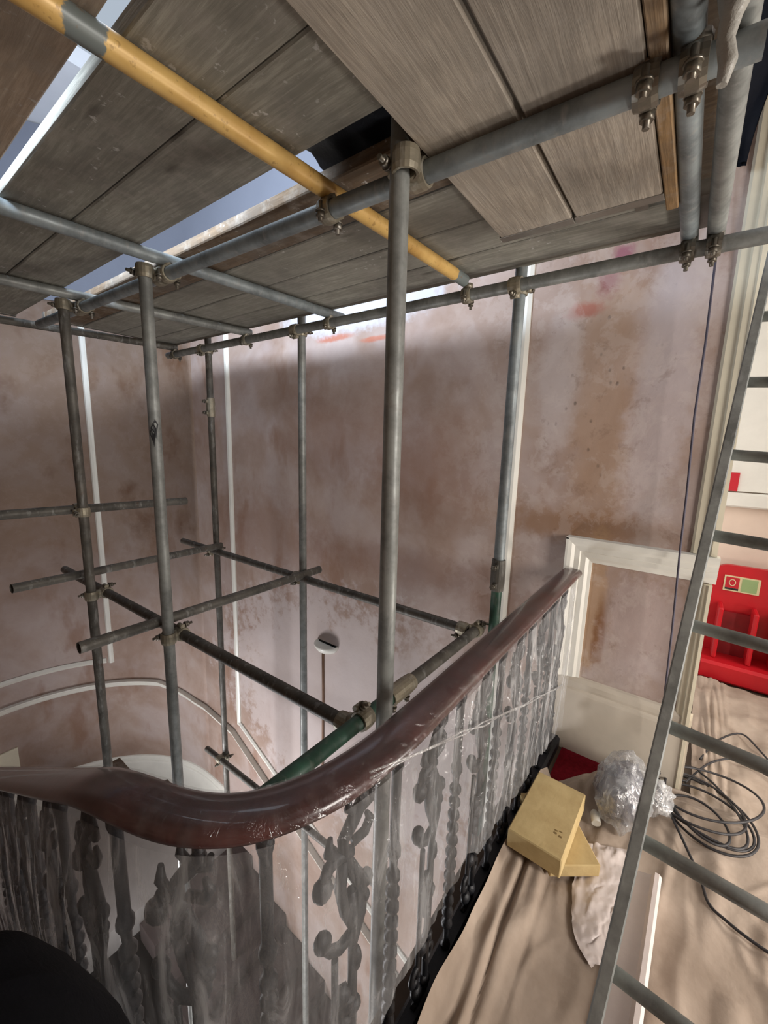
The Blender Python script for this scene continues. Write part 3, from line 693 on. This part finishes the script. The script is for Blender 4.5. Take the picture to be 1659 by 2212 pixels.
mb.build('core_rail', 'iron', bal)
# cumulative length along the rail from the wall
cum = [0.0]
for i in range(1, len(RAIL)): cum.append(cum[-1] + (RAIL[i] - RAIL[i - 1]).length)
def rail_at(s):
    for i in range(1, len(RAIL)):
        if cum[i] >= s:
            t = (s - cum[i - 1]) / (cum[i] - cum[i - 1]); return RAIL[i - 1].lerp(RAIL[i], t), RN[i - 1].lerp(RN[i], t).normalized()
    return RAIL[-1], RN[-1]
# ornamental baluster in its own plane: x along the rail, z from 0 (floor) to 1 (rail)
BH = 1.72 - 0.65 - 0.061 - 0.06          # height of a baluster
def spiral(c, r0, r1, a0, a1, n=16): return [Vector((c[0] + (r0 + (r1 - r0) * i / n) * math.cos(a0 + (a1 - a0) * i / n), 0, c[1] + (r0 + (r1 - r0) * i / n) * math.sin(a0 + (a1 - a0) * i / n))) for i in range(n + 1)]
def ornate_mesh():
    mb = MB(); P = lambda pts, r, n=8: mb.path([Vector((x, 0, z)) for x, z in pts], r, n, flat=0.8, ref=(0, 1, 0))
    # uprights
    P([(-0.020, 0.0), (-0.020, 0.28), (-0.022, 0.55)], 0.0085); P([(0.026, 0.0), (0.028, 0.35), (0.026, 0.62), (0.020, 0.70)], 0.012)
    # upper scroll stem and big leaf
    P([(0.026, 0.55), (0.048, 0.62), (0.046, 0.70), (0.020, 0.755), (0.0, 0.80), (-0.004, 0.84), (0.022, 0.875), (0.05, 0.915), (0.045, BH)], [0.012, 0.014, 0.017, 0.016, 0.014, 0.014, 0.016, 0.015, 0.009])
    P([(0.0, 0.80), (-0.010, 0.73), (0.002, 0.66), (0.024, 0.60)], [0.013, 0.015, 0.013, 0.010])
    P([(0.020, 0.58), (-0.010, 0.57), (-0.035, 0.585), (-0.050, 0.61)], [0.014, 0.014, 0.013, 0.012]); mb.blob((-0.053, 0, 0.625), (0.021, 0.016, 0.024), 12, 8, 0.12, 3, 1)
    P([(0.02, 0.80), (-0.018, 0.81), (-0.040, 0.80), (-0.052, 0.775)], [0.013, 0.015, 0.014, 0.012]); mb.blob((-0.054, 0, 0.758), (0.024, 0.017, 0.027), 12, 8, 0.12, 3, 2)
    P([(-0.02, 0.81), (-0.040, 0.835), (-0.036, 0.87)], [0.010, 0.012, 0.006]); P([(0.02, 0.82), (0.055, 0.825), (0.068, 0.85), (0.058, 0.87)], [0.011, 0.012, 0.011, 0.006])
    P([(0.04, 0.89), (0.068, 0.90), (0.074, 0.925)], [0.011, 0.011, 0.006]); P([(0.03, 0.89), (0.008, 0.91), (0.012, 0.935)], [0.010, 0.010, 0.006])
    mb.blob((0.062, 0, 0.70), (0.016, 0.014, 0.022), 10, 6); mb.blob((0.058, 0, 0.655), (0.013, 0.012, 0.016), 10, 6); mb.blob((0.035, 0, 0.50), (0.016, 0.014, 0.035), 10, 6)
    # middle rosette
    for x, z, r in ((-0.002, 0.43, 0.024), (0.010, 0.395, 0.026), (0.0, 0.35, 0.022), (0.008, 0.315, 0.016), (0.03, 0.37, 0.02)): mb.blob((x, 0, z), (r, 0.016, r), 10, 6, 0.2, 3, z * 9)
    # lower scrolls
    mb.path(spiral((-0.028, 0.115), 0.030, 0.008, 1.2, 6.5), 0.010, 8, flat=0.8, ref=(0, 1, 0)); mb.path(spiral((0.034, 0.13), 0.032, 0.008, 2.0, -3.6), 0.010, 8, flat=0.8, ref=(0, 1, 0))
    for x, z, r in ((0.0, 0.19, 0.022), (0.03, 0.205, 0.018), (-0.02, 0.05, 0.022), (0.025, 0.045, 0.022)): mb.blob((x, 0, z), (r, 0.016, r), 10, 6, 0.2, 3, z * 9)
    P([(-0.035, 0.0), (0.0, 0.012), (0.04, 0.0)], 0.012)
    return mb
def bar_mesh():
    mb = MB(); n = 10; prof = [(0.0, 0.016), (0.02, 0.016), (0.03, 0.009), (0.06, 0.009)]
    z = 0.08
    while z < 0.60: prof += [(z, 0.010), (z + 0.014, 0.0185), (z + 0.026, 0.0185), (z + 0.04, 0.010)]; z += 0.046
    prof += [(0.655, 0.011), (0.67, 0.018), (0.685, 0.018), (0.70, 0.0125), (0.80, 0.0125), (BH - 0.05, 0.0125), (BH - 0.03, 0.017), (BH, 0.017)]
    mb.rings([[(r * math.cos(2 * math.pi * k / n), r * math.sin(2 * math.pi * k / n), zz) for k in range(n)] for zz, r in prof], True, True, smooth=True)
    return mb
meshes = {}
def place_baluster(kind, s):
    p, nn = rail_at(s); z0 = FL + 0.06 + railz(p) + 0.65
    if kind not in meshes:
        mb = ornate_mesh() if kind == 'ornate' else bar_mesh()
        me = bpy.data.meshes.new('baluster_' + kind); me.from_pydata([tuple(v) for v in mb.v], [], mb.f); me.update(); me.polygons.foreach_set('use_smooth', mb.sm); me.materials.append(M['iron']); meshes[kind] = me
    o = bpy.data.objects.new('baluster', meshes[kind]); col.objects.link(o); o.parent = bal
    o.location = Vector((p.x, p.y, z0)) - Vector(bal['_o'])
    o.rotation_euler = (0, 0, math.atan2(-nn.x, nn.y) + math.pi)      # plane faces the landing
    o.scale = (1, 1, 1)
    return o
s0 = 2.36 - 0.546; k = -11
while True:
    s = s0 + k * 0.164
    if s > cum[-1] - 0.05: break
    if s > 0.05:
        p, nn = rail_at(s); o = place_baluster('ornate' if k % 2 == 0 else 'bar', s)
    k += 1

# polythene wrapped over the rail and hung down the landing side
def film_drop(s):        # how low the sheet hangs (z)
    p, nn = rail_at(s)
    base = -1.30 - 0.16 * max(0, (p.x - 1.0)) if p.x > 0.5 else -1.30 - (0.5 - p.x) * 0.9 + railz(p) + 0.65
    return max(FL + 0.07 + railz(p) + 0.65, base + 0.05 * noise.noise(Vector((s * 6, 1.5, 0))) + 0.03 * noise.noise(Vector((s * 22, 7.5, 0))))
NS, NT = 320, 70
sec_top = [(-0.056, -0.085), (-0.055, -0.035), (-0.051, -0.010), (-0.031, 0.005), (0.0, 0.008), (0.031, 0.005), (0.050, -0.007), (0.055, -0.020)]
def film_pt(u, v):
    s = 0.13 + u * (cum[-1] - 0.14); p, nn = rail_at(s); zr = railz(p); zl = film_drop(s)
    tv = v * NT
    if tv <= 7:
        i = int(tv); a, b = sec_top[i] if i < 8 else sec_top[7]
        q = p + nn * a + Vector((0, 0, zr + b))
        return q + nn * 0.0015 * noise.noise(Vector((s * 30, v * 20, 3)))
    t = (tv - 7) / (NT - 7); z = (zr - 0.020) * (1 - t) + zl * t
    amp = 0.016 * min(1, t * 4)
    fold = amp * noise.noise(Vector((s * 14, z * 1.6, 0.3))) + 0.5 * amp * noise.noise(Vector((s * 34, z * 3, 4))) + 0.35 * amp * (1 - 2 * abs(noise.noise(Vector((s * 20 + z * 5, z * 2.2, 8)))))
    bul = 0.010 * math.sin(min(1, t * 1.2) * math.pi)
    return p + nn * (0.055 - 0.006 * t + fold + bul) + Vector((0, 0, z))
mb = MB(); mb.grid(film_pt, NS, NT)
film = mb.build('plastic_sheet', 'film'); film.data.materials.append(M['film_rail'])
nv = NT
film.data.polygons.foreach_set('material_index', [1 if (i % NT) < 8 else 0 for i in range(len(film.data.polygons))])
tag(film, 'clear polythene sheet wrapped over the handrail and hung over the balusters', 'plastic sheet')
# twisted gather of the film running back to the wall
a = uy(800, 1668, 0.385); b = uy(1215, 1480, 0.385)
mb = MB(); mb.path([a.lerp(b, t / 12) + Vector((0, -0.004 * math.sin(t * 1.9), 0.004 * math.sin(t * 2.7) - 0.012 * math.sin(t / 12 * math.pi))) for t in range(13)], 0.0022, 7)
mb.path([(a + Vector((0, 0, -0.012))).lerp(b, t / 12) + Vector((0, -0.003 * math.sin(t * 2.9), 0.004 * math.sin(t * 1.7))) for t in range(13)], 0.0018, 7)
mb.build('gathered_fold', plastic_film('plastic_film_gather', 0.3, 0.25), film)

# ------------------------------------------------------------------ things on the wall
fx = ux(708, 1395, W); mb = MB()
mb.rings([[(W - 0.0005 - 0.11 * math.sin(math.pi * k / 12) * sc_, fx.y + 0.125 * math.cos(math.pi * k / 12) * sc_, fx.z + dz) for k in range(13)] for dz, sc_ in ((-0.045, 0.35), (-0.03, 0.75), (0.0, 0.95), (0.025, 1.0), (0.03, 0.93), (0.01, 0.8))], True, True, smooth=True)
fixt = mb.build('wall_bracket', 'white'); tag(fixt, 'small white half-round bracket on the back wall', 'wall bracket')
cyx = ux(690, 1500, W)
tag(MB().path([(W - 0.008, fx.y + 0.05, fx.z - 0.05), (W - 0.008, fx.y + 0.045, fx.z - 0.5), (W - 0.008, fx.y + 0.05, fx.z - 1.2)], 0.011, 8).build('conduit', simple('brown_conduit', (128, 98, 78), 0.7)), 'thin brown conduit running down the wall from the bracket', 'conduit')
# hanging cord beside the doorway
cp = [ux(px, py, 2.28) for px, py in ((1560, 300), (1556, 400), (1546, 560), (1524, 740), (1500, 900), (1484, 1060), (1470, 1180), (1452, 1360), (1438, 1480), (1424, 1600))]
tag(MB().path(cp, 0.0045, 8).build('hanging_cord', 'cord'), 'thin dark cord hanging down the stained wall beside the doorway', 'cord')
# black cloth hanging near the top right and pale wrapped plastic on the tube end
def cloth(u, v):
    yl = 0.14 - 0.10 * v; yr = -0.11 + 0.082 * v + 0.006 * math.sin(v * 9)
    zt = 1.78 - 0.64 * v - 0.04 * u * v
    return Vector((2.26 + 0.014 * math.sin(u * 7 + v * 3) + 0.02 * noise.noise(Vector((u * 3, v * 5, 1))), yl + (yr - yl) * u, zt))
mb = MB(); mb.grid(cloth, 14, 30); mb.grid(lambda u, v: cloth(u, v) + Vector((0.03, 0, 0)), 14, 30)
bc = tag(mb.build('black_cloth', 'navy'), 'black cloth strip hanging behind the paired tubes at the top right', 'cloth')
MB().path([(W, 0.015, 1.775), (2.30, 0.015, 1.772), (2.245, 0.015, 1.765), (2.238, 0.015, 1.785)], 0.006, 8).build('hook', 'bolt', bc)
mb = MB(); c0 = Vector((0.885, 0.035, 0.66))
for i, (dz, r, dy) in enumerate(((0.12, 0.020, -0.004), (0.04, 0.026, 0.0), (-0.03, 0.022, 0.0), (-0.08, 0.028, 0.002), (-0.11, 0.018, 0.0))): pass
mb.path([c0 + Vector((0.0, 0.004 * math.sin(i * 2.1), 0.16 - i * 0.03)) for i in range(10)], [max(0.006, (0.021 + 0.005 * math.sin(i * 1.7)) * (1 if i < 6 else 1 - (i - 5) * 0.17)) for i in range(10)], 10, ref=(1, 0, 0))
tag(mb.build('plastic_wrap', simple('pale_wrap', (160, 158, 150), 0.45, 0, 0.2, 20, 0.5)), 'pale plastic wrapping tied round the end of the middle ledger', 'plastic wrap')

# ------------------------------------------------------------------ ladder
lad = empty('ladder', (0.44, 0.04, FL))
P0 = Vector((1.778, -0.127, 0.411)); D = Vector((-0.134, 0.017, -0.211)); dn = D.normalized()
up_end = P0 - dn * 0.55; t = (FL - P0.z) / dn.z; foot = P0 + dn * t
side = Vector((0, 1, 0)); side = (side - dn * side.dot(dn)).normalized(); nrm = dn.cross(side).normalized()
def stile(off):
    mb = MB(); w2, d2, b = 0.0125, 0.032, 0.003
    sec = [(-w2, -d2 + b), (-w2 + b, -d2), (w2 - b, -d2), (w2, -d2 + b), (w2, d2 - b), (w2 - b, d2), (-w2 + b, d2), (-w2, d2 - b)]
    rr = []
    for base in (foot, up_end):
        r = []
        for a, c in sec:
            p = base + side * (off + a) + nrm * c
            if base is foot: p = p + dn * ((FL + 0.03 - p.z) / dn.z)
            r.append(p)
        rr.append(r)
    mb.rings(rr, True, True); mb.build('stile', 'galv', lad)
stile(0.020); stile(-0.40)
for i in range(-2, 11):
    c = P0 + D * i + dn * 0.0
    if c.z < FL + 0.08 or (c - up_end).dot(dn) < 0.03: continue
    MB().tube(c + side * 0.024, c - side * 0.404, 0.0155, 14).build('rung', 'galv', lad)
tag(lad, 'grey steel ladder leaning up to the platform at the right edge', 'ladder')

# ------------------------------------------------------------------ floor things
struct(MB().box((1.85, -0.155, FL), (W - 0.032, 0.40, FL + 0.006)).build('floor_carpet', 'carpet'), 'dark red carpet showing in the corner')
def sheet_pt(u, v):
    x = 0.05 + 3.68 * u; lim = 0.424 if x < 1.95 else (0.424 - (x - 1.95) * 0.75 if x < 2.30 else (0.16 - (x - 2.30) * 10.0 if x < 2.336 else -0.20))
    lim += 0.012 * noise.noise(Vector((x * 6, 3, 1)))
    y = lim - (lim + 1.42) * v ** 1.25
    d = lim - y
    z = 0.010 + 0.014 * (0.5 + 0.5 * noise.fractal(Vector((x * 1.2, y * 3.4, 0.5)), 1.0, 2.0, 4))
    wr = math.exp(-((d - 0.09) / 0.07) ** 2)
    z += wr * 0.06 * abs(noise.noise(Vector((x * 1.1, y * 22, 2.0)))) + wr * 0.012
    dd = y * 14 + x * 3.0 + 1.5 * noise.noise(Vector((x * 1.4, y * 1.6, 6)))
    z += 0.022 * max(0, math.sin(dd)) ** 5 * (0.5 + 0.5 * noise.noise(Vector((x * 1.5, y * 1.5, 9))))
    z += 0.010 * max(0, 1 - 7 * abs(noise.noise(Vector((x * 1.3 + y * 0.8, y * 2.6 - x * 0.5, 21))))) + 0.006 * max(0, 1 - 6 * abs(noise.noise(Vector((x * 3.1, y * 5.2, 33)))))
    if x < 1.5: z += 0.018 * max(0, noise.noise(Vector((x * 2.2 + y * 4, y * 8, 12))))
    if x > 2.5: z += 0.03 * max(0, noise.noise(Vector((x * 7, y * 5, 3))))
    if x < 2.0: z += 0.085 * math.exp(-d / 0.035)
    return Vector((x, y, FL + z))
mb = MB(); mb.grid(sheet_pt, 230, 200)
tag(mb.build('dust_sheet', 'sheet'), 'beige cotton dust sheet spread over the landing floor', 'dust sheet')

# yellow boxes
def rot_box(c, sx, sy, z0, z1, rot, bev=0.004):
    mb = MB(); mb.box((-sx / 2, -sy / 2, z0), (sx / 2, sy / 2, z1), bev); R = Matrix.Rotation(math.radians(rot), 4, 'Z')
    for v in mb.v: q = R @ v; v.x, v.y = q.x + c[0], q.y + c[1]
    return mb, R
SZ = FL + 0.052
mb, R = rot_box((1.69, 0.275), 0.34, 0.20, SZ, SZ + 0.055, 38); b1 = mb.build('box', 'foam'); tag(b1, 'lower yellow box, skewed under the other beside the balustrade', 'box', 'yellow boxes')
mb, R = rot_box((1.655, 0.306), 0.385, 0.208, SZ + 0.056, SZ + 0.138, -1.5); b2 = mb.build('box', 'foam'); tag(b2, 'upper yellow box lying flat on top of the other', 'box', 'yellow boxes')
mb = MB()
for i, (x, y, l) in enumerate(((1.56, 0.255, 0.03), (1.575, 0.255, 0.022), (1.555, 0.235, 0.03), (1.58, 0.238, 0.018))): mb.box((x, y - 0.004, SZ + 0.1382), (x + l * 0.3, y + 0.008, SZ + 0.1386))
mb.build('printed_mark', 'ink', b2)
# bag of rubbish: clear bag with grey contents
bag = empty('rubbish_bag', (2.0, 0.07, FL + 0.03)); tag(bag, 'clear plastic bag of grey rubbish standing against the skirting', 'bag')
MB().blob((2.02, 0.075, FL + 0.15), (0.15, 0.085, 0.12), 20, 14, 0.35, 2.4, 3.0).build('contents', 'greyrag', bag)
mb = MB(); mb.blob((2.02, 0.07, FL + 0.165), (0.19, 0.115, 0.14), 30, 20, 0.22, 3.2, 8.0); mb.build('bag_film', 'film_bag', bag)
MB().blob((2.15, -0.03, FL + 0.10), (0.10, 0.10, 0.07), 20, 12, 0.4, 3.0, 5.0).build('bag_neck', 'film_bag', bag)
p = uz(1290, 1772, FL + 0.06); mb = MB(); mb.tube(p + Vector((-0.02, 0, 0)), p + Vector((0.02, 0.015, 0.01)), 0.02, 14); mb.tube(p + Vector((0.02, 0.015, 0.01)), p + Vector((0.03, 0.02, 0.013)), 0.012, 14)
tag(mb.build('bottle_cap', 'white'), 'small white plastic cap between the yellow boxes and the bag', 'cap')
# crumpled white polythene
def crumple(u, v):
    a = uz(1262, 1835, FL); b = uz(1350, 1850, FL); c = uz(1275, 2110, FL); d = uz(1345, 2075, FL)
    l = a.lerp(c, v) + (uz(1228, 2010, FL) - a.lerp(c, 0.55)) * math.sin(v * math.pi) * 0.9; r = b.lerp(d, v)
    q = l.lerp(r, u); n1 = noise.fractal(Vector((u * 2.6, v * 5.0, 2)), 1.0, 2.0, 4)
    return q + Vector((0.01 * n1, 0.012 * n1, 0.036 + 0.014 * abs(n1) + 0.02 * math.sin(u * math.pi) * math.sin(v * math.pi)))
mb = MB(); mb.grid(crumple, 34, 50)
tag(mb.build('white_polythene', 'wcloth'), 'crumpled white polythene on the dust sheet behind the ladder', 'plastic sheet')
# white moulding offcut lying on the sheet
a = uz(1398, 1895, FL + 0.05); b = uz(1338, 2260, FL + 0.05); dv = (b - a).normalized(); sd = Vector((-dv.y, dv.x, 0))
pr = [(0.055, 0.0), (-0.045, 0.0), (-0.045, 0.044), (-0.036, 0.054), (-0.022, 0.054), (-0.012, 0.034), (0.055, 0.010)]
mb = MB(); mb.rings([[Vector((q.x, q.y, FL + 0.038)) - sd * -s_ + Vector((0, 0, z)) for s_, z in [(-s2, z2) for s2, z2 in pr]] for q in (a, b)], True, True)
tag(mb.build('moulding_offcut', 'wcloth'), 'long white moulding offcut lying behind the foot of the ladder', 'moulding offcut')
# coil of cable and its tail
cc = Vector((2.24, -0.235, 0)); pts = []
random.seed(5)
loops = [(0.0, 0.0, 0.20, 0.15, 0.3), (0.05, -0.03, 0.22, 0.17, 0.8), (-0.02, 0.03, 0.17, 0.15, 1.5), (0.06, 0.0, 0.24, 0.14, 0.1), (-0.10, 0.05, 0.11, 0.09, 0.9), (0.10, -0.02, 0.23, 0.16, 2.2)]
ntot = len(loops) * 20
for i in range(ntot + 1):
    f = i / 20; k = min(int(f), len(loops) - 1); k2 = min(k + 1, len(loops) - 1); ft = f - int(f)
    L = [a_ + (b_ - a_) * ft for a_, b_ in zip(loops[k], loops[k2])]; ang = 2 * math.pi * f
    ex, ey = L[2] * math.cos(ang), L[3] * math.sin(ang); rt = L[4]
    pts.append(Vector((cc.x + L[0] + ex * math.cos(rt) - ey * math.sin(rt), cc.y + L[1] + ex * math.sin(rt) + ey * math.cos(rt), FL + 0.045 + 0.010 * k + 0.008 * math.sin(i * 0.6))))
def smooth3(c, per=6):
    out = []
    for i in range(len(c) - 1):
        p0, p1, p2, p3 = c[max(i - 1, 0)], c[i], c[i + 1], c[min(i + 2, len(c) - 1)]
        out += [0.5 * ((2 * p1) + (p2 - p0) * t + (2 * p0 - 5 * p1 + 4 * p2 - p3) * t * t + (3 * p1 - p0 - 3 * p2 + p3) * t ** 3) for t in [k / per for k in range(per)]]
    return out + [c[-1]]
tail = [uz(px, py, FL + 0.035) for px, py in ((1490, 1800), (1505, 1880), (1530, 1950), (1570, 1990), (1620, 2030), (1680, 2070), (1760, 2120))]
coil = MB(); coil.path(smooth3(pts, 3), 0.0055, 8); coil.path(smooth3(pts[-4:] + tail[1:]), 0.0055, 8)
coil.path(smooth3([uz(px, py, FL + 0.045) for px, py in ((1480, 1690), (1530, 1650), (1580, 1640), (1630, 1660), (1700, 1700))]), 0.005, 8)
coil.path(smooth3([uz(px, py, FL + 0.045) for px, py in ((1512, 1640), (1550, 1600), (1600, 1585), (1640, 1620), (1700, 1690))]), 0.005, 8)
tag(coil.build('cable', 'rubber'), 'black electric cable coiled loosely on the dust sheet', 'cable')

# fire extinguisher stand in the next room
fs = empty('fire_extinguisher_stand', (4.0, -0.56, FL)); tag(fs, 'red plastic fire extinguisher stand seen through the doorway', 'fire stand')
yl, yr, zb = -0.24, -0.90, FL + 0.03; n = 10
outl = []
for k in range(n + 1): a = math.pi / 2 * k / n; outl.append((yr + 0.09 - 0.09 * math.sin(math.pi / 2 - a) , -0.86 - 0.09 + 0.09 * math.sin(a)))
for k in range(n + 1): a = math.pi / 2 * k / n; outl.append((yl - 0.09 + 0.09 * math.sin(a), -0.86 - 0.09 + 0.09 * math.cos(a)))
outl = [(yr, zb)] + outl + [(yl, zb)]
mb = MB(); mb.rings([[(4.07, y, z) for y, z in outl], [(4.03, y, z) for y, z in outl]], True, True); mb.build('backboard', 'red', fs)
MB().box((3.78, yr - 0.02, FL + 0.012), (4.08, yl + 0.02, FL + 0.16), 0.02).build('base', 'red', fs)
for yc in (-0.41, -0.74):
    mb = MB(); mb.box((3.86, yc - 0.115, FL + 0.16), (4.03, yc - 0.085, FL + 0.56), 0.008); mb.box((3.86, yc + 0.085, FL + 0.16), (4.03, yc + 0.115, FL + 0.56), 0.008); mb.build('bay_side', 'red', fs)
    mb = MB(); mb.box((4.000, yc - 0.085, FL + 0.16), (4.028, yc + 0.085, FL + 0.50)); mb.build('recess', simple('dark_red_plastic', (140, 16, 26), 0.5), fs)
    lb = MB().box((4.024, yc - 0.11, -1.06), (4.0295, yc + 0.10, -0.94)).build('label_plate', 'labelp', fs)
    MB().box((4.0225, yc - 0.095, -1.05), (4.0240, yc - 0.005, -0.95)).build('green_panel', 'labelg', lb)
    MB().box((4.0225, yc + 0.01, -1.035), (4.0240, yc + 0.09, -0.95)).build('red_panel', 'redsign', lb)
    MB().box((4.0225, yc + 0.01, -1.05), (4.0240, yc + 0.09, -1.036)).build('black_strip', 'dark', lb)
    mb = MB(); mb.path([(4.0225, yc + 0.05 + 0.018 * math.cos(2 * math.pi * k / 16), -0.992 + 0.024 * math.sin(2 * math.pi * k / 16)) for k in range(17)], 0.003, 6); mb.build('flame_mark', 'labelp', lb)
tag(MB().box((4.09, -0.30, -0.30), (4.099, -0.19, -0.16)).build('wall_sign', 'redsign'), 'small red square sign on the white boarding', 'sign')

# black sack standing at the bottom left
def sack(u, v):
    ph = 2 * math.pi * u; h = v ** 0.7
    r = max(0.0, 1 - h ** 5) ** 0.5
    d = Vector((math.cos(ph), math.sin(ph), h * 1.5)); k = 1 + 0.09 * noise.fractal(d * 1.8 + Vector((4, 4, 4)), 1.0, 2.0, 4)
    return Vector((-0.035 + 0.25 * r * k * math.cos(ph), 0.66 + 0.30 * r * k * math.sin(ph), FL + 0.03 + 0.985 * h))
mb = MB(); mb.grid(sack, 48, 30)
tag(mb.build('black_sack', 'black'), 'black sack in the dark lower left corner by the balustrade', 'sack')

for o in bpy.data.objects:
    if '_o' in o: del o['_o']
